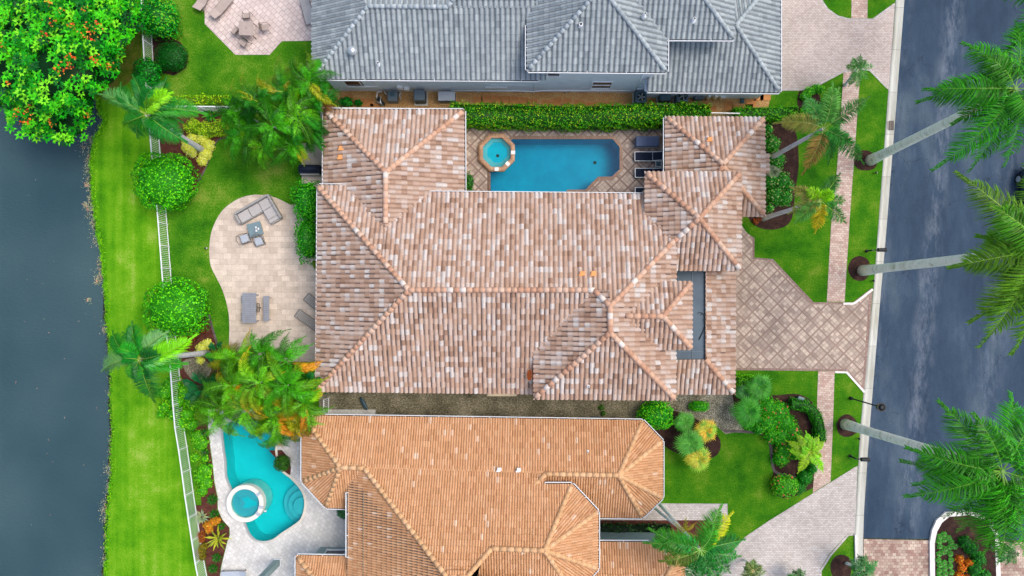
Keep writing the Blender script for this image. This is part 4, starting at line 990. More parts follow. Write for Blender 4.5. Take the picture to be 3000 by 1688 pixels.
def hedge(name, label, cat, pts, width, h, cols, size=.12, dens=150, lump=.06, flowers=None):
    """clipped hedge along ground pixels; width in metres"""
    P = [W(*p) for p in pts]; c = sum(P, Vector()) / len(P)
    t = thing(name, label, cat, c); A = newA(); V = []; F = []
    hw = width / 2; nl = []
    for i, p in enumerate(P):
        tt = (P[min(i + 1, len(P) - 1)] - P[max(i - 1, 0)]).normalized(); nl.append(Vector((-tt.y, tt.x, 0)))
    for p, n_ in zip(P, nl):
        for s, z in ((-1, 0), (-1, h * .88), (1, h * .88), (1, 0)): q = p + n_ * s * hw * .86; V.append((q.x, q.y, z))
    for i in range(len(P) - 1):
        for k in range(3): F.append((4 * i + k, 4 * i + k + 1, 4 * i + 5 + k, 4 * i + 4 + k))
    F += [(0, 1, 2, 3), tuple(4 * (len(P) - 1) + k for k in (3, 2, 1, 0))]
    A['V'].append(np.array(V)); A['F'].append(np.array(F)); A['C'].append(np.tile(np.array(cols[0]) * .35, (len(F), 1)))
    for i in range(len(P) - 1):
        a, b = P[i], P[i + 1]; L = (b - a).length; n_ = nl[i]
        for face, wd in (('top', width), ('l', h), ('r', h)):
            m = int(L * wd * dens * (.12 / size) ** 1.6)
            u = rng.random(m)[:, None]; v = rng.random(m)
            base = np.array(a) + u * (np.array(b) - np.array(a))
            bumpy = lump * (np.sin(base[:, 0] * 2.1 + i) + np.sin(base[:, 0] * 5.3 + v * 7) + rng.normal(0, .5, m))
            nn = np.array(n_)
            if face == 'top':
                o_ = base + nn * ((v - .5) * width)[:, None]; o_[:, 2] = h + bumpy - .12 * np.abs(v - .5) ** 2 * 4; nr = np.tile((0, 0, 1.), (m, 1))
            else:
                s = 1 if face == 'l' else -1
                o_ = base + nn * s * (hw + bumpy)[:, None]; o_[:, 2] = v * h; nr = np.tile(nn * s + np.array((0, 0, .4)), (m, 1))
            leaves(A, o_, nr, size, cols, None, .6, .6)
            if flowers and face == 'top':
                idx = rng.choice(m, max(1, int(m * flowers[1]))); leaves(A, o_[idx] + (0, 0, .04), nr[idx], size * 1.1, flowers[0], None, .9, .4)
    # ends
    for p, dr in ((P[0], (P[0] - P[1]).normalized()), (P[-1], (P[-1] - P[-2]).normalized())):
        m = int(width * h * dens); nn = np.array((-dr.y, dr.x, 0)); o_ = np.array(p) + nn * ((rng.random(m) - .5) * width)[:, None]; o_[:, 2] = rng.random(m) * h
        leaves(A, o_ + np.array(dr) * rng.uniform(-.05, .1, (m, 1)), np.tile(np.array(dr), (m, 1)), size, cols, None, .6, .6)
    buildA(A, 'foliage', M['leaf'], t); return t
def frond(A, c, tip, rise, Lf, n, col, tipcol=None, wd=.05, plume=.35, droop=.25, rcol=None, rw=.025, start=.12, side=.12, fwd=.35, vee=.1, cj=.35, wind=None):
    """one feather frond: an arching midrib with leaflets on both sides"""
    c = Vector(c); tip = Vector(tip); m = (c + tip) / 2 + Vector((0, 0, rise)); dd_ = tip - c; m += Vector((-dd_.y, dd_.x, 0)) * random.uniform(-side, side)
    V = []; F = []; C = []
    def q(V4, cc):
        b = len(V); V.extend(V4); F.append((b, b + 1, b + 2, b + 3)); C.append(cc)
    col = np.array(col); tc = np.array(tipcol) if tipcol is not None else col; rc = np.array(rcol) if rcol is not None else col * 1.25
    B = lambda s: c * (1 - s) ** 2 + m * 2 * s * (1 - s) + tip * s * s
    up = Vector((0, 0, 1)); prev = B(0)
    for i in range(1, 13):
        p = B(i / 12); T = (p - prev).normalized(); sd = T.cross(up); sd = sd.normalized() if sd.length > 1e-3 else Vector((1, 0, 0))
        w0 = rw * (1 - (i - 1) / 13); w1 = rw * (1 - i / 13); nz = sd.cross(T) * .012
        q([prev - sd * w0 + nz, prev + sd * w0 + nz, p + sd * w1 + nz, p - sd * w1 + nz], rc); prev = p
    sb = {-1: random.uniform(.8, 1.1), 1: random.uniform(.95, 1.25)}  # leaflet rows tinted apart, painting a lit and a shaded half
    for i in range(n):
        s = start + (1 - start) * (i + random.random() * .6) / n
        p = B(s); T = (B(min(1, s + .02)) - B(s - .02)).normalized(); sd = T.cross(up)
        if sd.length < 1e-3: sd = Vector((1, 0, 0))
        sd.normalize(); nr = sd.cross(T)
        ll = Lf * (math.sin(min(1, s * 1.05 + .12) * math.pi) ** .55 * .85 + .15) * random.uniform(.88, 1.06)
        k_ = s * s if tipcol is not None else 0; cc0 = col * (1 - k_) + tc * k_
        for sg in (-1, 1):
            a = random.gauss(vee, plume)
            dr = (sd * sg * math.cos(a) + nr * math.sin(a) + T * (fwd + .6 * s ** 2 + random.uniform(-.06, .06)))
            if wind is not None: dr += wind
            dr.normalize()
            e1 = p + dr * ll * .55; e2 = p + dr * ll + Vector((0, 0, -droop * ll * random.uniform(.7, 1.2)))
            wv = (T - dr * T.dot(dr)).normalized() * wd * .5
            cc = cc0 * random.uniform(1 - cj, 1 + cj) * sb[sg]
            q([p - wv * .6, p + wv * .6, e1 + wv, e1 - wv], cc * .9); q([e1 - wv, e1 + wv, e2 + wv * .2, e2 - wv * .2], cc * 1.1)
    o = sum(len(v) for v in A['V']); A['V'].append(np.array([tuple(v) for v in V])); A['F'].append(np.array(F) + o); A['C'].append(np.minimum(np.array(C), .9))
def palm(name, label, cat, base, crown, h, tips, Lf=.7, n=46, col=S(40, 130, 20), cols=None, tr=(.2, .14), tmat='trunk', shaft=None, wd=.05, plume=.35, droop=.25, rise=1.0, z0=0, bend=.25, tipdz=-1.0, rcol=None, group=None, side=.12, fwd=.35, vee=.1, cj=.35, wind=None):
    """tips: photo pixels of frond ends, optionally (x, y, dz) with the height of the tip against the crown, and a colour index"""
    b = W(*base, z0); c = W(*crown, h); t = thing(name, label, cat, b, group)
    m = b.lerp(c, .5) + Vector(((c.y - b.y) * .02, 0, 0)); m = Vector((b.x + (c.x - b.x) * (.5 - bend * .25), b.y + (c.y - b.y) * (.5 - bend * .25), (b.z + c.z) / 2))
    pts = []; rad = []
    for i in range(9):
        s = i / 8; p = b * (1 - s) ** 2 + m * 2 * s * (1 - s) + c * s * s; pts.append(p); rad.append(tr[0] * (1.35 - .35 * min(1, s * 6)) * (1 - s) + tr[1] * s)
    trunk('trunk', pts, rad, M[tmat], t, 12)
    if shaft:
        dv = (pts[-1] - pts[-2]).normalized(); trunk('crown_shaft', [c - dv * shaft * .6, c - dv * .1, c + Vector((0, 0, shaft * .35))], [tr[1] * 1.15, tr[1] * .95, tr[1] * .4], M['shaft'], t, 12)
    A = newA(); c2 = c + Vector((0, 0, (shaft or 0) * .3))
    for tp in tips:
        dz = tp[2] if len(tp) > 2 and tp[2] is not None else tipdz + random.uniform(-.4, .4)
        cc = col if len(tp) < 4 else cols[tp[3]]
        cc = tuple(x * random.uniform(.8, 1.2) for x in cc)
        tip = W(tp[0], tp[1], h + dz); L = (tip - c2).length
        frond(A, c2, tip, rise * L * .22 - min(0, dz) * .18, Lf * (.75 + .25 * min(1, L / 3)), int(n * min(1.2, .35 + L / 4)), cc, None, wd, plume, droop, rcol, side=side, fwd=fwd, vee=vee, cj=cj, wind=wind)
    buildA(A, 'crown', M['palmleaf'], t); return t
M['shaft'] = flatm('green_crown_shaft', S(96, 140, 60), .5, var=.15)
def ring(cx, cy, r, n, a0=0, jr=.15, dz=None):
    out = []
    for i in range(n):
        a = a0 + 6.2832 * (i + random.uniform(-.25, .25)) / n; rr = r * random.uniform(1 - jr, 1 + jr); out.append((cx + rr * math.cos(a), cy + rr * math.sin(a), dz if dz is None else dz + random.uniform(-.3, .3)))
    return out
ROY = S(58, 156, 14)
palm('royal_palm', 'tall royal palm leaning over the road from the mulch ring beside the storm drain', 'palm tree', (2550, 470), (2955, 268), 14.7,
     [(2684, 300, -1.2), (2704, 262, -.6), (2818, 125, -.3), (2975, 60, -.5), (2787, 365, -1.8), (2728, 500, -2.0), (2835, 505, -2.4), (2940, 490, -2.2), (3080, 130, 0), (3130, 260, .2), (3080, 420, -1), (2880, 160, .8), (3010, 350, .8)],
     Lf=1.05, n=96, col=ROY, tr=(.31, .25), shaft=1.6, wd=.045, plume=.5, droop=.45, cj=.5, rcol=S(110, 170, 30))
palm('royal_palm', 'royal palm with long pale trunk crossing the road, yellow green fronds over the parked car', 'palm tree', (2527, 793), (3035, 735), 16.3,
     [(2798, 504, .3), (2777, 785, -1.2), (2838, 946, -1.2), (2865, 1019, -1.6), (2961, 1040, -1.2), (2860, 690, -.6), (3000, 480, .3), (3150, 560, .3), (3220, 740, 0), (3160, 930, -.5), (3050, 1010, -1), (2920, 900, -2), (2900, 600, 1.0)],
     Lf=1.12, n=105, col=S(96, 156, 26), tr=(.31, .27), shaft=1.8, wd=.055, plume=.5, droop=.45, rcol=S(170, 210, 70), bend=-.1)
palm('royal_palm', 'royal palm whose crown hangs over the median island at the south end of the road', 'palm tree', (2476, 1243), (2917, 1374), 15.7,
     [(2748, 1173, -.3), (2960, 1148, -.2), (2652, 1310, -.8), (2636, 1350, -2), (2649, 1455, -1), (2672, 1420, -2), (2763, 1516, -1.6), (2800, 1560, -2.4), (2876, 1628, -1), (2955, 1560, -1), (3090, 1430, 0), (3110, 1290, .2), (3040, 1180, .2), (2850, 1210, .8), (3040, 1530, -.6), (2780, 1430, -2.8), (2850, 1590, -1), (2920, 1655, -.8), (3000, 1630, -.6)],
     Lf=1.12, n=96, col=S(60, 158, 12), tr=(.31, .25), shaft=1.6, wd=.045, plume=.5, droop=.45, cj=.5, rcol=S(110, 170, 30))
palm('royal_palm', 'royal palm at the top right edge, only its outer fronds in view', 'palm tree', (2660, -120), (3120, -20), 14.5,
     ring(3120, -20, 235, 8, dz=-.8), Lf=1.05, n=90, col=S(56, 146, 24), tr=(.31, .25), shaft=1.6, plume=.55, droop=.4)
FXC = [S(60, 140, 40), S(96, 160, 70), S(200, 196, 20), S(160, 150, 70), S(150, 216, 10)]
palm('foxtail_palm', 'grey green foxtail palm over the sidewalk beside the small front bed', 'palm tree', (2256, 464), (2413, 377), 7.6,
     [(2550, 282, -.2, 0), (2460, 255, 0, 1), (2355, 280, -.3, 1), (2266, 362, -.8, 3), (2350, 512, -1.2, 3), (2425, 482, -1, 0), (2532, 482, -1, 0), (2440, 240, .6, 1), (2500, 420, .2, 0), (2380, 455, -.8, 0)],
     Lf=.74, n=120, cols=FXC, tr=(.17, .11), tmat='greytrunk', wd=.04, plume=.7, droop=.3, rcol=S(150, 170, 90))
palm('foxtail_palm', 'smaller foxtail palm with yellow fronds beside the front lawn', 'palm tree', (2236, 640), (2404, 588), 7.8,
     [(2314, 547, -.5, 3), (2362, 556, .3, 4), (2463, 506, -.3, 0), (2480, 655, -1, 0), (2326, 657, -.8, 1), (2387, 685, -.8, 2), (2308, 627, -1, 3), (2477, 588, -.8, 0), (2440, 560, .6, 4), (2350, 610, -.5, 1)],
     Lf=.66, n=110, cols=FXC, tr=(.17, .11), tmat='greytrunk', wd=.04, plume=.7, droop=.3, rcol=S(160, 190, 60))
palm('foxtail_palm', 'young small palm at the edge of the pink paver driveway above the sidewalk', 'palm tree', (2474, 250), (2508, 205), 3.2,
     [(2477, 192, 0, 1), (2521, 158, 0, 0), (2562, 195, -.3, 1), (2498, 168, .2, 0), (2485, 255, -.3, 0), (2545, 235, -.4, 1), (2540, 175, 0, 0), (2510, 262, -.4, 1)],
     Lf=.4, n=60, cols=FXC, tr=(.1, .07), tmat='greytrunk', wd=.035, plume=.4, droop=.3)
LPC = [S(26, 128, 34), S(50, 156, 30), S(140, 228, 10), S(110, 180, 100)]
palm('coconut_palm', 'windblown coconut palm at the north end of the white lakeside fence', 'palm tree', (597, 442), (430, 335), 7.6,
     [(287, 277, -.6, 3), (355, 242, -.3, 0), (387, 220, 0, 0), (489, 227, 0, 0), (507, 272, .8, 2), (606, 336, -.4, 1), (405, 405, -.8, 0), (548, 418, -1, 0), (478, 420, -1.2, 0), (358, 360, -.5, 1), (536, 360, -.8, 1), (450, 260, .9, 0), (470, 300, 1, 2), (520, 300, .2, 0)],
     Lf=.95, n=120, cols=LPC, tr=(.2, .14), tmat='greytrunk', wd=.032, plume=.16, droop=.5, side=.4, fwd=.5, vee=.35, cj=.3, wind=Vector((-.1, .45, .1)), rcol=S(150, 180, 60))
palm('coconut_palm', 'windblown coconut palm leaning over the white fence toward the lake', 'palm tree', (607, 1034), (410, 1054), 7.9,
     [(298, 1090, -.6, 3), (331, 970, -.4, 0), (358, 974, .2, 1), (388, 942, .2, 0), (495, 972, -.3, 3), (578, 980, -.2, 2), (507, 1007, 0, 3), (550, 1066, -.6, 1), (454, 1180, -1.2, 0), (345, 1022, .6, 1), (400, 1120, -.4, 1), (440, 1110, -.6, 0), (470, 1040, .6, 0), (360, 1050, .5, 0)],
     Lf=.95, n=120, cols=LPC, tr=(.2, .14), tmat='greytrunk', wd=.032, plume=.16, droop=.5, side=.4, fwd=.5, vee=.35, cj=.3, wind=Vector((-.1, .45, .1)), rcol=S(150, 180, 60))
OPC = [S(36, 136, 40), S(60, 150, 30), S(190, 190, 20), S(110, 140, 40)]
palm('queen_palm', 'wide green palm in front of the orange house entry path', 'palm tree', (1926, 1470), (2052, 1610), 8.6,
     [(1884, 1590, -.6, 1), (1900, 1548, -.4, 1), (2117, 1476, .2, 1), (2148, 1500, -.3, 2), (2184, 1581, -.3, 0), (1990, 1660, -1.2, 3), (1931, 1645, -.6, 3), (2141, 1680, -1, 0), (2050, 1730, -1, 0), (2172, 1630, -.5, 0), (2090, 1540, .6, 1), (1960, 1580, 0, 0), (2010, 1700, -.8, 0), (2110, 1720, -.8, 0)],
     Lf=.8, n=78, cols=OPC, tr=(.12, .09), tmat='trunk', wd=.045, plume=.3, droop=.5, rcol=S(140, 190, 90))
palm('queen_palm', 'thin palm with yellow flower stalks behind the wide green palm', 'palm tree', (1912, 1484), (2003, 1556), 6.0,
     [(1970, 1530, -.6, 2), (2040, 1530, -.6, 2), (2045, 1570, -.6, 2), (1985, 1585, -.6, 3), (2010, 1510, -.2, 2), (1960, 1560, -.6, 3)], Lf=.22, n=40, cols=OPC, tr=(.1, .08), tmat='trunk', wd=.03, plume=.8, droop=.2, rcol=S(210, 190, 40))
palm('queen_palm', 'small frayed palm at the bottom edge of the pale driveway', 'palm tree', (2182, 1640), (2206, 1672), 2.6, ring(2206, 1675, 38, 9, dz=-.3), Lf=.4, n=44, col=S(96, 130, 60), tr=(.08, .07), plume=.5, rcol=S(170, 160, 80))
palm('young_palm', 'young palm at the south kerb corner beside its mulch circle', 'palm tree', (2480, 1650), (2528, 1665), 2.6, ring(2528, 1665, 45, 10, dz=-.3), Lf=.45, n=46, col=S(60, 130, 60), tr=(.1, .07), plume=.4)
palm('young_palm', 'young palm at the bottom of the pale driveway, second from the kerb', 'palm tree', (2325, 1690), (2336, 1695), 1.8, ring(2336, 1695, 32, 9, dz=-.3), Lf=.35, n=40, col=S(60, 120, 50), tr=(.08, .06), plume=.4)
palm('young_palm', 'slender palm beside the median kerb over the street pavers', 'palm tree', (2905, 1600), (2945, 1622), 3.2, ring(2945, 1622, 42, 9, dz=-.3), Lf=.4, n=46, col=S(60, 126, 50), tr=(.1, .07), plume=.4)

# multi-stem areca clumps: one plant each
def clump(label, spots, ground, cols, nfr=14):
    t = thing('areca_palm', label, 'palm tree', W(*ground)); g = W(*ground); A = newA(); mb = MB()
    for (px, py, h, r, ci, oi) in spots:
        c = W(px, py, h); b = g.lerp(Vector((c.x, c.y, 0)), .7); mb.tube([b, b.lerp(c, .5) + Vector((0, 0, .3)), c], [.07, .06, .05], 6)
        for tp in ring(px, py, r, nfr, random.random() * 6, .4):
            k = rng.random(); cc = cols[ci] if k > .10 else cols[oi]; tcl = cols[oi] if rng.random() < .35 else None
            tip = W(tp[0], tp[1], h - random.uniform(.5, 1.6)); L = (tip - c).length; br = random.choice((.4, .6, .8, 1, 1.15, 1.4))
            frond(A, c, tip, L * random.uniform(.4, .65), .46, int(30 + L * 28), tuple(x * br for x in cc), tcl, .027, .42, .8, rcol=tuple(x * 1.3 for x in cc), rw=.02, side=.5, fwd=.55, vee=.3, cj=.5)
        for tp in ring(px, py, r * .55, 2, random.random() * 6, .2):
            tip = W(tp[0], tp[1], h + .7); frond(A, c, tip, .6, .42, 40, tuple(x * 1.15 for x in cols[ci]), None, .028, .4, .6, side=.4, fwd=.6, vee=.3, cj=.5)
    mb.build('stems', M['greytrunk'], t); buildA(A, 'crown', M['palmleaf'], t)
AC = [S(66, 160, 10), S(100, 182, 20), S(36, 130, 16), S(160, 168, 24), S(226, 150, 30), S(180, 130, 60), S(16, 104, 36)]
clump('dense areca palm clump at the north west corner of the central house', [
  (700, 330, 4.2, 75, 0, 2), (760, 300, 5.2, 80, 2, 3), (830, 270, 5.0, 85, 2, 3), (905, 240, 5.2, 80, 0, 3), (940, 290, 4.8, 62, 2, 5), (720, 400, 4.4, 78, 0, 2), (800, 370, 6.0, 95, 0, 2), (870, 350, 5.8, 90, 1, 2), (770, 430, 4.4, 72, 1, 3), (850, 425, 4.6, 72, 0, 3), (910, 390, 4.6, 58, 2, 2)], (815, 360), AC)
clump('broad areca palm clump with orange fronds between the two houses', [
  (668, 1062, 3.6, 48, 3, 0), (700, 1050, 4.6, 82, 1, 4), (770, 1040, 5.0, 85, 0, 3), (840, 1060, 5.0, 85, 0, 4), (628, 1135, 3.4, 56, 6, 2), (680, 1130, 5.2, 90, 1, 4), (760, 1120, 6.2, 100, 1, 4), (840, 1130, 6.0, 95, 0, 3), (890, 1180, 5.0, 75, 1, 4), (650, 1200, 4.0, 78, 1, 3), (730, 1200, 5.2, 85, 1, 3), (810, 1215, 4.6, 75, 1, 4), (870, 1240, 4.0, 55, 3, 4), (905, 1120, 4.4, 55, 6, 2)], (760, 1150), AC)
clump('small areca palm with orange lower fronds at the edge of the turquoise pool', [(818, 1262, 3.2, 58, 0, 4), (790, 1240, 3.8, 55, 1, 3)], (835, 1262), AC)

# fan palms and spiky plants
def fan_plant(name, label, cat, px, py, h, r, cols, nf=16, seg=16, tr=None, z0=0, up=.5):
    c = W(px, py, h); t = thing(name, label, cat, (c.x, c.y, z0)); A = newA(); V = []; F = []; C = []
    for i in range(nf):
        a = 6.2832 * (i * .618) ; el = up * (1.2 - 1.5 * i / nf); d_ = Vector((math.cos(a) * math.cos(el), math.sin(a) * math.cos(el), math.sin(el)))
        pl = r * random.uniform(.38, .52) * (.35 + .65 * i / nf); hub = c + d_ * pl; cc = np.array(cols[rng.choice(len(cols))])
        sd = d_.cross(Vector((0, 0, 1))).normalized(); b0 = len(V)
        V += [c - sd * .02, c + sd * .02, hub + sd * .015, hub - sd * .015]; F.append((b0, b0 + 1, b0 + 2, b0 + 3)); C.append(cc * 1.2)
        for k in range(seg):
            f = (k / (seg - 1) - .5) * 4.2; dr = (d_ * math.cos(f) + sd * math.sin(f) + Vector((0, 0, random.uniform(-.12, .05)))).normalized(); L = r * .55 * random.uniform(.85, 1.1) * (1 - .12 * abs(f))
            wv = dr.cross(Vector((0, 0, 1))).normalized() * .035; m_ = hub + dr * L * .5; e = hub + dr * L + Vector((0, 0, -.18 * L)); b = len(V)
            V += [hub, hub, m_ + wv, m_ - wv, m_ - wv, m_ + wv, e, e]; c_ = cc * random.uniform(.75, 1.25)
            F += [(b, b + 1, b + 2, b + 3), (b + 4, b + 5, b + 6, b + 7)]; C += [c_ * .9, c_ * 1.1]
    mesh_np('leaves', [tuple(v) for v in V], F, M['palmleaf'], t, np.array(C))
    trunk('stem', [(c.x, c.y, z0), (c.x, c.y, h)], [tr or .09, (tr or .09) * .8], M['bark'], t, 8); return t
FG = [S(70, 160, 40), S(96, 180, 60)]; FY = [S(160, 206, 60), S(206, 206, 60), S(120, 186, 50), S(230, 190, 50)]
for (x, y, h, r, cl, lb) in ((2005, 1238, 1.0, 1.0, FG, 'green fan palm behind the round shrub beside the gravel yard'), (2068, 1262, 1.6, 1.05, FY, 'yellow green fan palm with orange dead leaves, northern one'), (2022, 1300, 1.8, 1.35, FG, 'dull green fan palm beside the corner of the orange roof'), (2045, 1345, 1.8, 1.15, FY, 'pale fan palm edged in orange at the lawn corner of the orange roofed house'),
                             (2190, 1205, 1.6, 1.4, [S(46, 150, 24), S(70, 170, 30)], 'feathery dark green fan palm on the pebble bed'), (2225, 1135, 1.4, 1.2, [S(50, 146, 30), S(76, 166, 40)], 'feathery green fan palm below the house corner'), (2180, 1150, 1.1, .8, [S(34, 110, 40), S(60, 140, 50)], 'small fan palm squeezed against the house eave'),
                             (1005, 1502, .7, .62, [S(40, 100, 60), S(60, 130, 60)], 'small fan plant under the orange house eave on the white deck'), (2262, 505, .5, .8, [S(110, 130, 90), S(130, 146, 110)], 'grey green spiky plant in the front bed')):
    fan_plant('fan_palm', lb, 'palm', x, y, h, r, cl, nf=20 if r > .9 else 14)
def spiky(name, label, cat, px, py, r, cols, n=22, wd=.07, h=.5, z0=0, edge=None):
    c = W(px, py, z0); t = thing(name, label, cat, (c.x, c.y, z0)); V = []; F = []; C = []
    for i in range(n):
        a = 6.2832 * i * .618; el = .25 + .9 * (i / n); d_ = Vector((math.cos(a) * math.cos(el), math.sin(a) * math.cos(el), math.sin(el))); L = r * random.uniform(.85, 1.1)
        sd = Vector((-math.sin(a), math.cos(a), 0)) * wd; m_ = c + d_ * L * .6; e = c + Vector((d_.x, d_.y, 0)) * L * 1.15 + Vector((0, 0, d_.z * L * .7)); b = len(V); cc = np.array(cols[i % len(cols)]) * random.uniform(.85, 1.15)
        V += [c - sd * .5, c + sd * .5, m_ + sd, m_ - sd, m_ - sd, m_ + sd, e, e]; F += [(b, b + 1, b + 2, b + 3), (b + 4, b + 5, b + 6, b + 7)]; C += [cc * .9, cc]
        if edge is not None:
            b = len(V); u = Vector((0, 0, .006)); V += [c - sd * .5 + u, c - sd * .2 + u, m_ - sd * .45 + u, m_ - sd + u, m_ - sd + u, m_ - sd * .45 + u, e + u, e + u]; F += [(b, b + 1, b + 2, b + 3), (b + 4, b + 5, b + 6, b + 7)]; C += [np.array(edge)] * 2
    mesh_np('leaves', [tuple(v) for v in V], F, M['palmleaf'], t, np.array(C)); trunk('stem', [(c.x, c.y, z0), (c.x, c.y, z0 + .12)], [.08, .05], M['bark'], t, 8); return t
spiky('agave', 'grey blue agave rosette behind the white lakeside fence', 'succulent', 592, 1514, .6, [S(150, 176, 140), S(176, 190, 130)], 26)
spiky('agave', 'yellow striped spiky agave in red mulch beside the white deck', 'succulent', 640, 1576, 1.0, [S(180, 196, 40), S(110, 150, 20)], 16, .07, edge=S(226, 214, 70))
spiky('bromeliad', 'green rosette plant in the mulch behind the horizontal white fence', 'plant', 620, 338, .75, [S(40, 140, 30), S(90, 170, 40)], 18, .08)
for (x, y, r, lb) in ((602, 1268, .45, 'grassy tuft at the top of the red mulch strip'), (603, 1325, .38, 'grassy tuft midway in the red mulch strip by the pool deck'), (608, 1366, .42, 'dark tuft left of the curve in the white deck'), (624, 1462, .48, 'dark green tuft left of the round spa'), (630, 1505, .45, 'green tuft between the agaves and the round spa'), (650, 1540, .35, 'small tuft above the yellow striped agave'), (637, 1632, .42, 'grassy tuft below the yellow striped agave'), (626, 1664, .44, 'grassy tuft at the bottom of the red mulch strip')):
    spiky('grass_tuft', lb, 'plant', x, y, r, [S(30, 110, 20), S(60, 136, 20), S(40, 90, 20)], 60, .03)
# bird of paradise
def bird(label, px, py, tips):
    c = W(px, py, .6); t = thing('bird_of_paradise', label, 'plant', (c.x, c.y, 0)); V = []; F = []; C = []
    for (x, y) in tips:
        e = W(x, y, 1.6); d_ = (e - c); cc = np.array(S(20, 110, 50)) * random.uniform(.7, 1.3); L = d_.length; d_.normalize(); sd = d_.cross(Vector((0, 0, 1))).normalized()
        pts = [(0, .02), (.35, .03), (.5, .2), (.75, .24), (1, .01)]
        for (a, wa), (b_, wb) in zip(pts, pts[1:]):
            for sg in (-1, 1):
                k = len(V); za = Vector((0, 0, .35 * L * a * (1 - a) * 2)); zb = Vector((0, 0, .35 * L * b_ * (1 - b_) * 2)); la = Vector((0, 0, .12 if wa > .1 else 0)); lb_ = Vector((0, 0, .12 if wb > .1 else 0))
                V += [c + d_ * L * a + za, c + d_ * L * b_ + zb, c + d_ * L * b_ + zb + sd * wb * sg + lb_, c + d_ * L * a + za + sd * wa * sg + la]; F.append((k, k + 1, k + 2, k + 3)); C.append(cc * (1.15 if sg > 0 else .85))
    mesh_np('leaves', [tuple(v) for v in V], F, M['palmleaf'], t, np.array(C)); trunk('stem', [(c.x, c.y, 0), tuple(c)], [.12, .08], M['bark'], t, 8)
bird('bird of paradise with broad dark leaves at the upper left of the orange frond clump', 645, 1042, [(618, 1002), (650, 1000), (668, 1015), (640, 1075), (600, 1040), (612, 1060), (680, 1035)])
bird('bird of paradise with long dark leaves reaching over the white fence', 605, 1135, [(532, 1112), (545, 1130), (538, 1170), (560, 1185), (565, 1090), (575, 1160), (590, 1110), (550, 1148)])

# shrubs and hedges
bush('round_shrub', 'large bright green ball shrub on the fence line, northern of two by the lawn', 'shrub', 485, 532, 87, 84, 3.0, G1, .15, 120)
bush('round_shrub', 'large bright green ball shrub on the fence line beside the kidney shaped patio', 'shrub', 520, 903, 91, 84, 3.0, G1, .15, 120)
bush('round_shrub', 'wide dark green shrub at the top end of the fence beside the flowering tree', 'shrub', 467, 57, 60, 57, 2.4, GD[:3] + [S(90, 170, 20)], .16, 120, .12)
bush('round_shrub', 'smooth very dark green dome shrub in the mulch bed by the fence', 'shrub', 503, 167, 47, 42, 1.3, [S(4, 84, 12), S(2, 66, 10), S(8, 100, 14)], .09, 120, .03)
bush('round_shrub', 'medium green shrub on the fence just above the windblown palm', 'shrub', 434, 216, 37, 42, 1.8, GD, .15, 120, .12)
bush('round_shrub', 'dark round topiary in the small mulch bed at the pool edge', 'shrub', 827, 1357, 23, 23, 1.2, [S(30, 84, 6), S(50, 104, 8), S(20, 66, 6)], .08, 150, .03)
bush('shrub', 'dark shrub at the top edge beside the white fence', 'shrub', 437, 0, 26, 16, 1.2, GD, .15, 120)
hedge('low_hedge', 'low yellow green hedge along the north side of the horizontal white fence', 'hedge', [(530, 305), (600, 303), (720, 302)], .7, .9, GL[:2] + [S(60, 140, 10)], .12)
hedge('low_hedge', 'curved lime green low hedge in the mulch beside the palm clump', 'hedge', smooth_px([(560, 362), (580, 382), (620, 385), (660, 378), (700, 384)], 4), .95, .6, GL, .09, 220)
def patch(name, label, cat, blobs, h, cols, size=.11, dens=120, flowers=None):
    """ground-hugging shrub made of overlapping mounds"""
    cx = sum(b[0] for b in blobs) / len(blobs); cy = sum(b[1] for b in blobs) / len(blobs); c0 = W(cx, cy)
    t = thing(name, label, cat, c0); A = newA()
    for (x, y, r) in blobs:
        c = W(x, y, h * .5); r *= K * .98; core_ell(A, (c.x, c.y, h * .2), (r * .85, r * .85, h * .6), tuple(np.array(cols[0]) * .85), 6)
        n = int(2 * math.pi * r * r * dens * (.11 / size) ** 1.6) + 30; d_ = rng.normal(0, 1, (n, 3)); d_[:, 2] = np.abs(d_[:, 2]); d_ /= np.linalg.norm(d_, axis=1, keepdims=True)
        rr = rng.uniform(.82, 1.08, n) * (1 + .1 * np.sin(5 * np.arctan2(d_[:, 1], d_[:, 0]) + x))
        P = np.stack([c.x + d_[:, 0] * r * rr, c.y + d_[:, 1] * r * rr, h * .15 + d_[:, 2] * h * .8 * rr], 1)
        leaves(A, P, d_ + (0, 0, .3), size, cols, None, .65, .35)
        if flowers: idx = rng.choice(n, max(1, int(n * flowers[1]))); leaves(A, P[idx] + d_[idx] * .05, d_[idx], size * 1.2, flowers[0], None, .9, .3)
    buildA(A, 'foliage', M['leaf'], t); return t
patch('low_shrub', 'pale yellow ruffled shrub around the grey palm trunk', 'shrub', [(548, 420, 20), (565, 402, 18), (590, 405, 20), (608, 425, 20), (600, 450, 20), (590, 470, 16), (560, 445, 18), (545, 435, 14)], .6, GY, .1, 240)
patch('low_shrub', 'pale yellow ruffled shrub beside the lower leaning palm trunk', 'shrub', [(590, 1020, 18), (605, 1008, 16), (580, 1038, 14), (586, 1056, 12)], .6, GY, .1, 240)
patch('croton', 'red and orange croton in the mulch below the lower ball shrub', 'shrub', [(545, 1010, 20), (560, 990, 16), (525, 1020, 16), (590, 965, 14)], .4, [S(96, 44, 30), S(130, 80, 30), S(60, 30, 26)], .09, 110)
patch('croton', 'orange croton beside the fence above the yellow striped agave', 'shrub', [(608, 1540, 14), (625, 1530, 13), (612, 1553, 11), (634, 1526, 10)], .6, GO, .09, 240)
patch('croton', 'dark orange croton pressed against the fence left of the striped agave', 'shrub', [(588, 1570, 13), (590, 1582, 9)], .5, [S(120, 60, 16), S(160, 100, 20), S(80, 50, 20)], .09, 240)
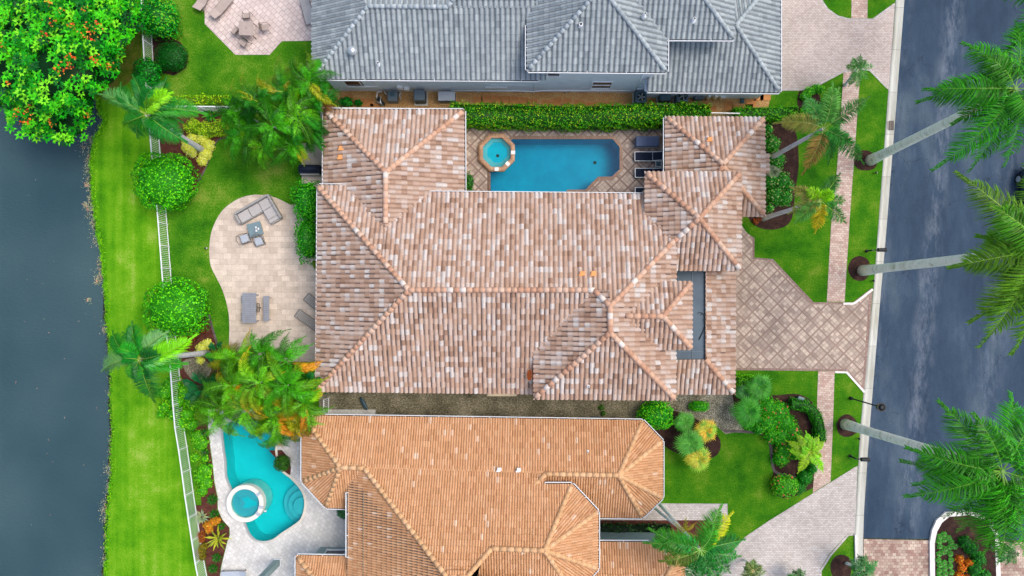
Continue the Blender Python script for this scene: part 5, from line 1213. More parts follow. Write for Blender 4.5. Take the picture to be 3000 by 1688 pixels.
patch('low_shrub', 'olive green shrub growing through the fence near the bottom', 'shrub', [(585, 1622, 15), (592, 1606, 13), (590, 1635, 10)], .8, [S(96, 96, 10), S(130, 120, 20), S(70, 90, 10)], .09, 240)
patch('fern_bed', 'bright green ferns filling the strip between fence and white deck', 'plant', [(585, 1300, 26), (575, 1280, 22), (570, 1340, 16), (595, 1380, 26), (600, 1415, 24), (585, 1400, 20), (590, 1440, 18), (600, 1345, 12)], .45, [S(76, 170, 6), S(50, 140, 4), S(110, 186, 20)], .14, 90)
patch('fern_bed', 'light green ferns and shrubs under the leaning palm outside the fence', 'plant', [(500, 1130, 30), (480, 1150, 26), (515, 1175, 28), (480, 1195, 20), (505, 1215, 20), (540, 1150, 26), (560, 1180, 24), (545, 1215, 22), (530, 1240, 22), (470, 1215, 12), (560, 1245, 18)], .9, [S(80, 180, 10), S(50, 150, 6), S(120, 190, 20), S(30, 116, 6)], .13, 90)
bush('shrub', 'tall loose green shrub against the west wall of the central house', 'shrub', 903, 590, 40, 62, 3.0, [S(30, 136, 6), S(60, 160, 8), S(16, 106, 8)], .13, 100, .18, gappy=.3)
bush('shrub', 'lower lobe of green shrub between the patio and the house wall', 'shrub', 905, 700, 36, 66, 2.6, [S(30, 130, 6), S(56, 150, 8), S(16, 100, 8)], .13, 100, .18, gappy=.3)
patch('low_shrub', 'small yellow green plant at the foot of the house wall on the patio', 'shrub', [(922, 772, 10), (926, 782, 8)], .4, [S(110, 140, 10), S(70, 120, 10)], .1, 160)
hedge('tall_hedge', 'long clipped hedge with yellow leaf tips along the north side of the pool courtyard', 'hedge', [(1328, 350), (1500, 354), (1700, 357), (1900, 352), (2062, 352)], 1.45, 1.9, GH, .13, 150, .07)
hedge('low_hedge', 'green hedge continuing east beside the grey house lawn', 'hedge', [(2140, 343), (2200, 342), (2265, 342), (2320, 338)], .8, 1.2, [S(60, 150, 6), S(40, 130, 4), S(90, 170, 10)], .12)
bush('shrub', 'dark leafy shrub on the stepping stones at the corner of the grey house', 'shrub', 1015, 300, 20, 14, 1.0, GD, .14, 110)
bush('shrub', 'small leafy shrub on the stepping stones beside the pool pump', 'shrub', 1050, 302, 12, 9, .7, GD, .13, 110)
bush('shrub', 'slim green shrub in the paver corner beside the spa', 'shrub', 1376, 535, 12, 28, 1.2, [S(36, 104, 30), S(60, 130, 40), S(24, 84, 24)], .14, 70, .2)
bush('round_shrub', 'large green shrub on the gravel at the corner of the orange roof', 'shrub', 1920, 1216, 52, 42, 1.8, [S(30, 146, 6), S(60, 170, 8), S(16, 116, 6), S(96, 180, 10)], .13, 130, .08)
bush('round_shrub', 'small oblong clipped shrub on the pebbles', 'shrub', 2048, 1190, 30, 16, .9, [S(40, 150, 6), S(80, 176, 10), S(24, 120, 6)], .10, 150, .05)
hedge('low_hedge', 'bright clipped hedge block against the south east corner of the central house', 'hedge', [(2155, 1130), (2205, 1130)], 1.5, .8, [S(80, 176, 8), S(110, 196, 20), S(50, 150, 6)], .11)
RF = [S(222, 110, 80), S(206, 60, 60)]
patch('flowering_shrub', 'broad green shrub mass dotted with coral flowers in the front bed', 'shrub', [(2250, 1195, 34), (2280, 1210, 38), (2250, 1240, 36), (2300, 1240, 36), (2320, 1270, 32), (2290, 1280, 36), (2260, 1275, 26), (2300, 1320, 30), (2290, 1345, 26), (2330, 1330, 20)], .9, [S(50, 160, 6), S(30, 130, 4), S(84, 180, 12), S(20, 104, 8)], .11, 110, (RF, .025))
hedge('curved_hedge', 'clipped curved green hedge along the outer edge of the front bed', 'hedge', smooth_px([(2310, 1180), (2350, 1185), (2380, 1210), (2393, 1250), (2396, 1290)], 4), .75, .7, [S(36, 130, 6), S(50, 150, 8), S(24, 104, 8)], .1)
bush('flowering_shrub', 'round shrub with small red flowers in the south part of the front bed', 'shrub', 2298, 1423, 38, 34, 1.1, [S(60, 160, 10), S(40, 130, 6), S(90, 170, 20)], .11, 130, .06, flowers=(RF, .03))
patch('low_shrub', 'dark green shrub between the round flowering shrub and the sidewalk', 'shrub', [(2360, 1400, 26), (2380, 1375, 18), (2340, 1430, 22), (2375, 1350, 14)], .7, [S(20, 120, 10), S(36, 140, 12), S(10, 90, 10)], .11, 110)
palm('cardboard_palm', 'yellow green feathery palm spreading over the sidewalk edge', 'palm', (2365, 1320), (2370, 1326), 1.4, [(2300, 1290, -.2), (2330, 1268, 0), (2360, 1262, 0), (2416, 1292, -.1), (2400, 1275, 0), (2306, 1315, -.2), (2330, 1345, -.2), (2336, 1388, -.2), (2412, 1385, -.2), (2408, 1340, -.1), (2380, 1280, .2), (2350, 1310, .3), (2390, 1360, 0)],
     Lf=.42, n=60, col=S(140, 206, 16), tr=(.14, .1), wd=.06, plume=.2, droop=.2, rcol=S(180, 210, 40))
patch('low_shrub', 'leafy green shrubs filling the front bed east of the low roof', 'shrub', [(2262, 420, 28), (2275, 470, 30), (2290, 530, 32), (2270, 570, 30), (2300, 580, 26), (2255, 530, 24), (2310, 550, 20), (2255, 610, 14), (2250, 380, 18)], .9, [S(34, 130, 24), S(24, 110, 24), S(60, 150, 30), S(130, 160, 90)], .14, 110)
patch('low_shrub', 'bright shrub in the small bed beside the grey house driveway', 'shrub', [(2372, 268, 16), (2390, 258, 14), (2360, 280, 14), (2405, 262, 12)], .8, [S(60, 160, 6), S(90, 180, 12), S(30, 120, 6)], .12, 140)
patch('low_shrub', 'green shrubs between the pebbles and the coral flowered mass', 'shrub', [(2195, 1240, 22), (2222, 1258, 18), (2180, 1222, 14), (2215, 1225, 18), (2240, 1170, 18), (2200, 1175, 16)], .7, [S(40, 140, 16), S(60, 160, 20), S(24, 110, 12)], .12, 110)
patch('low_shrub', 'bright shrub under the grey green foxtail palm', 'shrub', [(2360, 325, 16), (2385, 320, 18), (2400, 335, 14)], .6, [S(60, 160, 6), S(90, 180, 12), S(30, 120, 6)], .12, 140)
patch('croton', 'small orange croton beside the curved grass edge', 'shrub', [(2215, 648, 10), (2225, 640, 8)], .35, [S(150, 80, 30), S(90, 60, 26)], .1, 160)
band('curb_grass', smooth_px([(2172, 645), (2195, 680), (2235, 698), (2280, 692), (2305, 668)], 5), 12, .03, M['front_lawn'])
hedge('border_grass', 'row of dark liriope grass along the wall of the orange house entry', 'plant', [(1752, 1552), (1850, 1552), (1960, 1552)], .9, .5, [S(24, 66, 24), S(44, 90, 34), S(14, 48, 20)], .2, 130)
patch('croton', 'orange and red croton at the foot of the median palm', 'shrub', [(2812, 1640, 14), (2820, 1665, 14), (2840, 1650, 12), (2810, 1690, 14), (2830, 1700, 16)], .6, [S(206, 110, 10), S(150, 60, 10), S(226, 150, 20)], .11, 160)
patch('low_shrub', 'dark green shrub filling the middle of the median island', 'shrub', [(2830, 1590, 20), (2850, 1610, 22), (2870, 1640, 24), (2860, 1670, 24), (2885, 1690, 22)], .8, [S(20, 110, 20), S(40, 140, 20), S(10, 80, 14)], .13, 110)
patch('weedy_patch', 'thin green weeds growing in the grey gravel yard', 'plant', [(1762, 1195, 10), (1768, 1212, 9)], .35, [S(60, 110, 30), S(90, 130, 50)], .1, 70)
# bedding plants in the median: rows of one kind
bp = spiky('bedding_plant', 'small green bedding plant in dark mulch behind the white median kerb', 'plant', 2752, 1600, .24, [S(50, 150, 30), S(90, 176, 60)], 40, .07, z0=.13); bp['group'] = 'bedding plants in the median island'
for i, (x, y) in enumerate([(2752, 1572), (2765, 1580), (2778, 1576), (2750, 1586), (2764, 1565), (2785, 1588), (2768, 1608), (2750, 1622), (2764, 1616), (2782, 1622), (2782, 1602), (2748, 1640), (2765, 1648), (2784, 1640), (2752, 1655), (2766, 1664), (2782, 1658), (2750, 1672), (2768, 1680), (2786, 1676), (2796, 1600), (2750, 1688)]):
    p = W(x, y, .13); dup(bp, p, random.random() * 6)

# the big flowering tree over the lake
def big_tree():
    t = thing('flowering_tree', 'big leafy tree with orange flower clusters hanging over the lake corner', 'tree', W(300, 130)); A = newA()
    lobes = [(120, 60, 5.5, 150, 1.9), (250, 90, 5.5, 130, 1.9), (60, 190, 5.2, 120, 1.8), (180, 200, 6.0, 130, 2.0), (280, 190, 4.8, 80, 1.4), (330, 60, 4.6, 90, 1.5), (120, 290, 4.2, 90, 1.4), (190, 340, 3.6, 80, 1.2), (100, 340, 3.6, 70, 1.2), (30, 60, 5.2, 120, 1.7), (0, 300, 3.0, 14, .6), (210, 0, 5.6, 130, 1.6), (230, 300, 3.4, 46, .9), (60, -60, 5, 130, 1.6), (320, -40, 4.6, 90, 1.5)]
    cl = [S(20, 150, 8), S(60, 186, 10), S(110, 210, 30), S(4, 104, 20), S(2, 74, 20)]
    for (x, y, h, r, rz_) in lobes:
        c = W(x, y, h); r *= K * (H - h) / H
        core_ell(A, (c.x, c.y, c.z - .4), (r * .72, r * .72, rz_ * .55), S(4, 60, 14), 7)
        nr = int(r * r * 24) + 8                                     # rosettes of long leaves
        for _ in range(nr):
            d_ = Vector(rng.normal(0, 1, 3)); d_.z = abs(d_.z) * .9 - .15; d_.normalize(); k = random.uniform(.7, 1.05)
            q = Vector((c.x + d_.x * r * k, c.y + d_.y * r * k, c.z + d_.z * rz_ * k)); cc = np.array(cl[rng.choice(5, p=[.3, .28, .16, .18, .08])])
            V = []; F = []; C = []
            m_ = random.randint(7, 11); a0 = random.random() * 6
            for i in range(m_):
                a = a0 + 6.2832 * i / m_ + random.uniform(-.2, .2); e = random.uniform(-.3, .5)
                dr = Vector((math.cos(a) * math.cos(e), math.sin(a) * math.cos(e), math.sin(e))); L = random.uniform(.26, .46); sd = dr.cross(Vector((0, 0, 1))).normalized() * .065
                b = len(V); mm = q + dr * L * .6 + Vector((0, 0, .03)); V += [q, q + dr * L * .3 + sd, mm + sd, q + dr * L * .3 - sd, q + dr * L * .3 - sd, q + dr * L * .3 + sd, mm + sd, mm - sd, mm - sd, mm + sd, q + dr * L, q + dr * L]
                F += [(b, b + 1, b + 3, b), (b + 4, b + 5, b + 6, b + 7), (b + 8, b + 9, b + 10, b + 11)][1:]; c_ = cc * LK * .8 * random.uniform(.75, 1.3); C += [c_, c_ * 1.1]
            o = sum(len(v) for v in A['V']); A['V'].append(np.array([tuple(v) for v in V])); A['F'].append(np.array(F) + o); A['C'].append(np.array(C))
    buildA(A, 'crown', M['leaf'], t)
    for (x, y, r) in [(180, 30, 12), (145, 10, 10), (150, 70, 14), (135, 105, 16), (215, 75, 12), (255, 90, 20), (275, 110, 18), (290, 75, 10), (210, 165, 14), (205, 200, 22), (175, 205, 14), (280, 175, 16), (325, 190, 18), (12, 130, 14), (85, 325, 22), (60, 335, 20), (150, 360, 14), (255, 340, 12), (75, 355, 16), (250, 25, 10), (28, 245, 9)]:
        lobe = max(((h + rz_ * math.sqrt(max(.02, 1 - ((x - lx) ** 2 + (y - ly) ** 2) / lr ** 2))) for lx, ly, h, lr, rz_ in lobes if (x - lx) ** 2 + (y - ly) ** 2 < lr ** 2 * 1.1), default=4.5)
        c = W(x, y, lobe); n = int(r * .8); P = np.array(c) + rng.normal(0, 1, (n, 3)) * np.array((r * K * .42, r * K * .42, .12)) + (0, 0, .12)
        A = newA(); leaves(A, P, np.tile((0, 0, 1.), (n, 1)), .15, [S(226, 86, 24), S(230, 116, 40), S(204, 50, 30), S(236, 150, 50)], None, .8, .5); buildA(A, 'flower_cluster', M['leaf'], t)
    b = W(300, 130); mb = MB()
    mb.tube([b, b + Vector((-.4, 0, 1.6)), b + Vector((-1.4, -.3, 3.2))], [.3, .24, .2], 10)
    for x, y, h in ((120, 60, 4.5), (250, 90, 4.5), (180, 200, 5), (120, 290, 3.6), (330, 60, 4), (190, 340, 3.2), (60, 190, 4.6), (60, 340, 3)):
        q = W(x, y, h); s = b + Vector((-1.2, -.2, 2.8)); mb.tube([s, s.lerp(q, .5) + Vector((0, 0, .3)), q], [.14, .09, .04], 7)
    mb.build('trunk', M['greytrunk'], t)
big_tree()
# water weeds along the shore: nobody could count them
def weeds():
    A = newA()
    def at(x, y, r, n, cols, size=.1):
        c = W(x, y); P = np.array((c.x, c.y, -.38)) + rng.normal(0, 1, (n, 3)) * (r * K * .5, r * K * .6, 0) + (0, 0, 0); P[:, 2] = -.395 + np.abs(rng.normal(0, .02, n)); leaves(A, P, np.tile((0, 0, 1.), (n, 1)), size, cols, None, .4, .3)
    gr = [S(110, 134, 106), S(136, 154, 120), S(84, 110, 84), S(160, 166, 130)]; co = [S(226, 130, 100), S(206, 110, 86), S(232, 160, 130)]
    for i, (x, y) in enumerate(SH):
        if -50 < y < 1750:
            at(x - 8, y, 14, 34, gr + [S(60, 120, 30)], .08)
    for (x, y, r, k) in ((255, 462, 18, 1), (252, 490, 20, .3), (262, 520, 22, .2), (247, 538, 14, 1.2), (262, 560, 16, .1), (250, 605, 16, 1.3), (240, 598, 8, 1), (262, 640, 24, .1), (270, 610, 16, .1), (272, 655, 20, 0), (275, 700, 20, .1), (285, 685, 14, .1), (285, 765, 14, .3), (285, 810, 22, .5), (276, 822, 10, 1.2), (290, 790, 18, .4), (250, 880, 8, 1.5), (300, 968, 14, .8), (318, 900, 10, 0), (318, 1150, 14, .6), (315, 1380, 22, .3), (322, 1320, 14, .4), (304, 1485, 20, .6), (300, 1505, 20, .5), (312, 1440, 18, .3), (298, 1530, 12, 0), (302, 1573, 7, 2), (305, 1610, 16, .3), (300, 1650, 18, .2), (322, 1290, 14, .1), (280, 555, 14, .1), (240, 420, 26, .15), (262, 405, 18, .1), (285, 460, 8, 0), (255, 575, 12, 0)):
        at(x, y, r, int(r * 6), gr, .1)
        if k: at(x - 3, y, r * .6, int(r * 1.1 * k), co, .1)
    for _ in range(22): at(random.uniform(30, 300), random.uniform(420, 1680), 3, 2, gr + co, .07)
    o = buildA(A, 'water_weeds', M['leaf'], None); o['kind'] = 'stuff'; o['label'] = 'pale and coral water weeds floating along the lake shore'
weeds()
def bankgrass():
    """ragged long grass hanging over the shore line"""
    A = newA()
    for (x, y) in SH:
        if -50 < y < 1750:
            n = 70; c = W(x, y); P = np.array((c.x, c.y, 0)) + rng.normal(0, 1, (n, 3)) * (.09, .16, .02); P[:, 2] = rng.uniform(-.12, .06, n)
            leaves(A, P, np.tile((-.5, 0, 1.), (n, 1)), .2, [S(80, 160, 4), S(110, 180, 10), S(60, 140, 4)], None, .3, .6)
    o = buildA(A, 'shore_grass', M['leaf'], None); o['kind'] = 'stuff'; o['label'] = 'ragged grass blades along the lake shore edge'
bankgrass()
# ================================================================ fences
def fence(label, pts, h=1.33, bay=1.62, zt=0):
    P = [W(x, y) for x, y in pts]; t = thing('picket_fence', label, 'fence', P[0]); pos = []
    D = [0]
    for a, b in zip(P, P[1:]): D.append(D[-1] + (b - a).length)
    def at(s):
        for i in range(len(P) - 1):
            if s <= D[i + 1] + 1e-6: return P[i].lerp(P[i + 1], (s - D[i]) / max(1e-6, D[i + 1] - D[i]))
        return P[-1]
    nb = max(1, round(D[-1] / bay)); q = [at(D[-1] * i / nb) for i in range(nb + 1)]
    rail = MB(); low = MB()
    for i in range(nb):
        a, b = q[i], q[i + 1]; dv = (b - a).normalized()
        for z in (.12, h - .03): (rail if z > .5 else low).bar(a + Vector((0, 0, z)), b + Vector((0, 0, z)), .075 if z > .5 else .05, .045)
        mb = MB(); L = (b - a).length; m = max(2, int(L / .135))
        for k in range(1, m):
            p = a.lerp(b, k / m); mb.box((p.x, p.y, h / 2 + .03), (.028, .028, h - .12), math.atan2(dv.y, dv.x))
        mb.build('picket_panel', M['white'], t)
    rail.build('top_rail', M['white'], t); low.build('bottom_rail', M['white'], t)
    for p in q:
        mb = MB(); mb.box((p.x, p.y, h / 2 + .01), (.075, .075, h + .02), 0, bevel=.01); mb.build('post', M['white'], t)
    return t
fence('long white picket fence running beside the lake lawn', FENCE)
fence('white picket fence running east behind the palm clump to the pool hedge', [(475, 326), (700, 328), (1000, 331), (1338, 335)])
fence('short white picket fence between the two hedges by the north east roof', [(2060, 345), (2150, 347)])
fence('short white picket gate fence between the orange roof and the palm clump', [(964, 1165), (964, 1220)], bay=1.4)

# ================================================================ patio furniture
def legs4(t, w_, d_, h_, r=.025, mat='bronze'):
    for sx in (-1, 1):
        for sy in (-1, 1):
            mb = MB(); mb.tube([(sx * w_ / 2, sy * d_ / 2, 0), (sx * w_ / 2, sy * d_ / 2, h_)], r, 8); mb.build('leg', M[mat], t, False)
def local(name, label, cat, group=None): return thing(name, label, cat, (0, 0, 0), group)
def put(t, px, py, deg, z=.02): p = W(px, py, z); t.location = p; t.rotation_euler = (0, 0, R(-deg)); return t
# sectional sofa: L shape
t = local('sectional_sofa', 'grey wicker L shaped sectional sofa on the travertine patio', 'sofa')
mb = MB(); mb.box((0, .0, .17), (2.75, .85, .30), bevel=.04); mb.box((.95, -.95, .17), (.85, 1.15, .30), bevel=.04); mb.build('base', M['wicker'], t, False)
mb = MB(); mb.box((0, .41, .44), (2.75, .16, .50), bevel=.05); mb.box((1.42, -.55, .44), (.16, 1.95, .50), bevel=.05); mb.box((-1.36, -.02, .40), (.16, .72, .36), bevel=.05); mb.build('backrest', M['wicker'], t, False)
for x, y, a, b in ((-.84, -.04, .84, .7), (.04, -.04, .84, .7), (.9, -.04, .82, .7), (.9, -.78, .82, .74), (.9, -1.3, .82, .28)):
    mb = MB(); mb.box((x, y, .38), (a, b, .14), bevel=.05); mb.build('seat_cushion', M['cushion'], t, False)
put(t, 752, 617, -30)
t = local('coffee_table', 'square blue grey coffee table in front of the sectional sofa', 'table')
mb = MB(); mb.box((0, 0, .36), (1.0, 1.0, .07), bevel=.015); mb.build('table_top', M['bluegrey'], t, False)
mb = MB(); mb.box((0, 0, .165), (.86, .86, .31), bevel=.03); mb.build('base', M['wicker'], t, False)
put(t, 753, 674, -16)
for i, (x, y, lb) in enumerate(((750, 667, 'white round bowl on the blue grey coffee table, upper one'), (757, 671, 'white round bowl on the blue grey coffee table, right one'), (751, 677, 'white round bowl on the blue grey coffee table, lower one'))):
    b_ = thing('bowl', lb, 'bowl', W(x, y, .42)); mb = MB(); p = W(x, y, .42); mb.tube([(p.x, p.y, .42), (p.x, p.y, .45), (p.x, p.y, .50), (p.x, p.y, .49), (p.x, p.y, .455)], [.04, .07, .10, .088, .05], 14); mb.build('dish', M['white'], b_); mb = MB(); mb.cyl(p.x, p.y, .418, .43, .045); mb.build('foot', M['cushion'], b_)
def club(label, px, py, deg, back=True):
    t = local('lounge_chair', label, 'chair')
    mb = MB(); mb.box((0, 0, .16), (.66, .66, .28), bevel=.04); mb.build('base', M['wicker'], t, False)
    mb = MB(); mb.box((0, .02, .37), (.54, .54, .15), bevel=.05); mb.build('seat_cushion', M['cushion_blue'], t, False)
    mb = MB(); mb.tube([(-.33, .3, .3), (-.36, -.1, .55), (-.3, -.42, .62), (0, -.5, .64), (.3, -.42, .62), (.36, -.1, .55), (.33, .3, .3)], .028, 8); mb.build('backrest', M['bronze'], t, False)
    for s in (-1, 1): mb = MB(); mb.tube([(s * .3, -.3, 0), (s * .3, -.36, .6)], .022, 6); mb.build('leg', M['bronze'], t, False)
    return put(t, px, py, deg)
club('grey wicker lounge chair with pale cushion left of the coffee table', 722, 701, 70)
club('grey wicker lounge chair with pale cushion below the coffee table', 764, 708, 162)
# slatted dining set with benches
t = local('dining_table', 'long grey slatted dining table on the patio', 'table')
mb = MB()
for i in range(16): mb.box((0, -1.02 + i * .136, .73), (1.0, .122, .035), bevel=.005)
mb.build('table_top', M['slat'], t, False)
mb = MB(); mb.box((0, 0, .69), (.9, 2.0, .04)); mb.build('apron', M['bronze'], t, False); legs4(t, .8, 1.9, .68, .035, 'slat')
put(t, 742, 902, 0, .02)
t = local('bench', 'grey slatted bench on the right side of the patio dining table', 'bench')
mb = MB()
for i in range(13): mb.box((0, -.85 + i * .142, .44), (.42, .13, .03), bevel=.005)
mb.build('seat', M['slat'], t, False); legs4(t, .34, 1.6, .43, .03, 'slat'); put(t, 787, 904, 0)
for y, lb in ((877, 'slatted stool mostly hidden under the upper left of the dining table'), (928, 'slatted stool mostly hidden under the lower left of the dining table')):
    t = local('stool', lb, 'stool'); mb = MB()
    for i in range(4): mb.box((0, -.2 + i * .135, .44), (.42, .12, .03), bevel=.005)
    mb.build('seat', M['slat'], t, False); legs4(t, .34, .4, .43, .025, 'slat'); put(t, 723, y, 0)
t = local('umbrella_stand', 'small dark umbrella bracket in the gap between dining table and bench', 'stand'); mb = MB()
for p, q in (((-.08, -.3, .55), (.08, -.3, .55)), ((.08, -.3, .55), (.08, .3, .55)), ((.08, .3, .55), (-.08, .3, .55)), ((-.08, .3, .55), (-.08, -.3, .55))): mb.bar(p, q, .04, .04)
mb.build('frame', M['dark'], t, False); mb = MB(); mb.cyl(0, 0, 0, .55, .03); mb.build('post', M['dark'], t, False); put(t, 765, 902, 0)
def slat_lounger(label, px, py, deg, n=14, L=1.9):
    t = local('slatted_lounger', label, 'lounger')
    mb = MB()
    for s in (-1, 1): mb.bar((s * .32, -L / 2, .32), (s * .32, L / 2, .32), .05, .05)
    mb.bar((-.32, -L / 2, .32), (.32, -L / 2, .32), .05, .05); mb.bar((-.32, L / 2, .32), (.32, L / 2, .32), .05, .05); mb.build('frame', M['bronze'], t, False)
    mb = MB()
    for i in range(n): mb.box((0, -L / 2 + L * (i + .5) / n, .345), (.62, L / n * .55, .02))
    mb.build('slats', M['wicker'], t, False); legs4(t, .6, L * .8, .31, .022)
    return put(t, px, py, deg)
slat_lounger('dark slatted lounger half under the west eave, upper one', 930, 893, -50)
slat_lounger('dark slatted lounger half under the west eave, lower one', 905, 938, -55)
t = local('barbecue', 'barbecue under a dark navy fitted cover beside the house wall', 'barbecue')
mb = MB(); mb.box((0, 0, .55), (1.5, .62, .95), bevel=.06); mb.build('cover', M['navy'], t, False); mb = MB(); mb.box((0, -.33, .5), (1.4, .1, .7), bevel=.03); mb.build('side_shelf', M['cushion'], t, False)
mb = MB(); mb.tube([(-.7, 0, 1.06), (0, 0, 1.14), (.7, 0, 1.06)], [.16, .22, .16], 12); mb.build('lid', M['navy'], t, False); put(t, 918, 503, 0)
# pool side loungers
t = local('lounger', 'white framed lounger with dark navy sling, topmost of three by the pool', 'lounger')
mb = MB(); 
for s in (-1, 1): mb.bar((-1.0, s * .33, .3), (.98, s * .33, .3), .045, .05)
for x in (-1.0, .3, .98): mb.bar((x, -.33, .3), (x, .33, .3), .045, .05)
mb.build('frame', M['white'], t, False)
mb = MB(); mb.box((-.34, 0, .32), (1.24, .6, .02)); mb.build('seat', M['navy'], t, False)
mb = MB(); mb.box((.64, 0, .42), (.70, .58, .02), tilt=R(-17)); mb.build('backrest', M['navy'], t, False)
mb = MB()
for s in (-1, 1): mb.bar((.31, s * .31, .33), (.98, s * .31, .54), .035, .035)
mb.bar((.98, -.31, .54), (.98, .31, .54), .035, .035); b_ = mb.build('back_frame', M['white'], t, False); legs4(t, 1.8, .6, .28, .022, 'white')
put(t, 1898, 461, 0)
p = W(1899, 509, .02); dup(t, p, 0, 'white framed lounger with dark navy sling, middle of three, partly under the roof')
p = W(1899, 565, .02); dup(t, p, 0, 'white framed lounger with dark navy sling, lowest, almost hidden under the roof')
t = local('side_table', 'small glass side table between the navy loungers', 'table'); mb = MB(); mb.box((0, 0, .42), (.42, .42, .02), bevel=.005); mb.build('table_top', M['teal'], t, False)
mb = MB(); 
for a, b in (((-.2, -.2), (.2, -.2)), ((.2, -.2), (.2, .2)), ((.2, .2), (-.2, .2)), ((-.2, .2), (-.2, -.2))): mb.bar((*a, .42), (*b, .42), .03, .035)
mb.build('frame', M['white'], t, False); legs4(t, .38, .38, .41, .015, 'white'); put(t, 1926, 484, 0)
t = local('covered_lounger', 'stacked lounger under a blue grey cover beside the north east roof', 'lounger'); mb = MB(); mb.box((0, 0, .36), (1.7, .76, .62), bevel=.09); mb.build('cover', M['cover'], t, False)
mb = MB(); mb.box((0, -.37, .2), (1.6, .06, .3), bevel=.02); mb.build('cover_skirt', M['cushion'], t, False); put(t, 1893, 420, 0)
# grey house patio
t = local('patio_table', 'square taupe patio table on the pink tiled patio', 'table'); mb = MB(); mb.box((0, 0, .72), (1.02, 1.02, .035), bevel=.012); mb.build('table_top', M['taupe'], t, False)
mb = MB(); mb.cyl(0, 0, .735, .75, .03); mb.build('umbrella_hole', M['dark'], t, False); legs4(t, .9, .9, .7, .025, 'bronze'); put(t, 733, 95, 2)
def sling_chair(label, px, py, deg):
    t = local('patio_chair', label, 'chair'); mb = MB(); mb.box((0, 0, .42), (.46, .46, .02), bevel=.005); mb.build('seat', M['taupe'], t, False)
    mb = MB(); mb.box((0, -.27, .66), (.46, .03, .36), bevel=.01, tiltx=R(12)); mb.build('backrest', M['bronze'], t, False)
    mb = MB()
    for s in (-1, 1): mb.tube([(s * .27, -.28, .84), (s * .27, -.22, .42), (s * .27, -.34, 0)], .018, 6); mb.tube([(s * .27, -.2, .64), (s * .28, .22, .62), (s * .27, .25, 0)], .018, 6)
    mb.build('frame', M['bronze'], t, False); return put(t, px, py, deg)
sling_chair('bronze patio chair at the top side of the square table', 731, 55, 178 + 180)
sling_chair('bronze patio chair at the left side of the square table', 697, 98, 60 + 250)
sling_chair('bronze patio chair pulled out at the right of the square table', 783, 88, 85)
sling_chair('bronze patio chair below the square table, turned aside', 722, 133, 215)
def strap_lounger(label, px, py, deg, mat='taupe'):
    t = local('chaise_lounge', label, 'lounger'); mb = MB(); mb.box((0, -.25, .33), (.66, 1.3, .03), bevel=.01); mb.build('seat', M[mat], t, False)
    mb = MB(); mb.box((0, .68, .44), (.66, .66, .03), bevel=.01, tiltx=R(22)); mb.build('backrest', M[mat], t, False)
    mb = MB()
    for s in (-1, 1): mb.bar((s * .35, -.95, .31), (s * .35, .95, .31), .03, .04)
    mb.build('frame', M['bronze'], t, False); legs4(t, .66, 1.6, .3, .02); return put(t, px, py, deg)
strap_lounger('taupe chaise lounge on the pink patio, whole one in view', 655, 26, 220)
strap_lounger('taupe chaise lounge cut by the top edge of the photo', 602, 0, 205)
strap_lounger('grey chaise lounge tucked under the west eave of the grey roof', 905, 40, -15, 'cushion')
strap_lounger('grey blue chaise lounge on the white deck at the bottom edge', 690, 1682, 88, 'cushion_blue')

# ================================================================ side yard equipment
st = None
stones = [(968, 300), (990, 300), (1020, 290), (1055, 300), (1082, 300), (1098, 318), (1400, 295), (1425, 292), (1455, 292), (1480, 293), (1505, 295), (1532, 298), (1560, 302), (1600, 306), (1630, 300), (1660, 300), (1695, 306), (1728, 312), (1755, 312), (1785, 312), (2085, 320), (2135, 310), (2160, 322), (2200, 305), (2222, 285), (2242, 282), (2190, 320), (2060, 315), (1020, 318)]
for i, (x, y) in enumerate(stones):
    p = W(x, y); mb = MB(); w_ = random.uniform(.30, .38); h_ = random.uniform(.26, .32)
    pts = [(sx * w_ * random.uniform(.9, 1.1), sy * h_ * random.uniform(.85, 1.15)) for sx, sy in ((-1, -1), (1, -1), (1, 1), (-1, 1))]
    mb.prism(pts, 0, .035); o = mb.build('stepping_stone', M['stone'], None); o.location = (p.x, p.y, .008)
    tag(o, 'orange sandstone stepping stone set in the golden gravel side yard', 'stepping stone', 'stepping stones in the side yard')
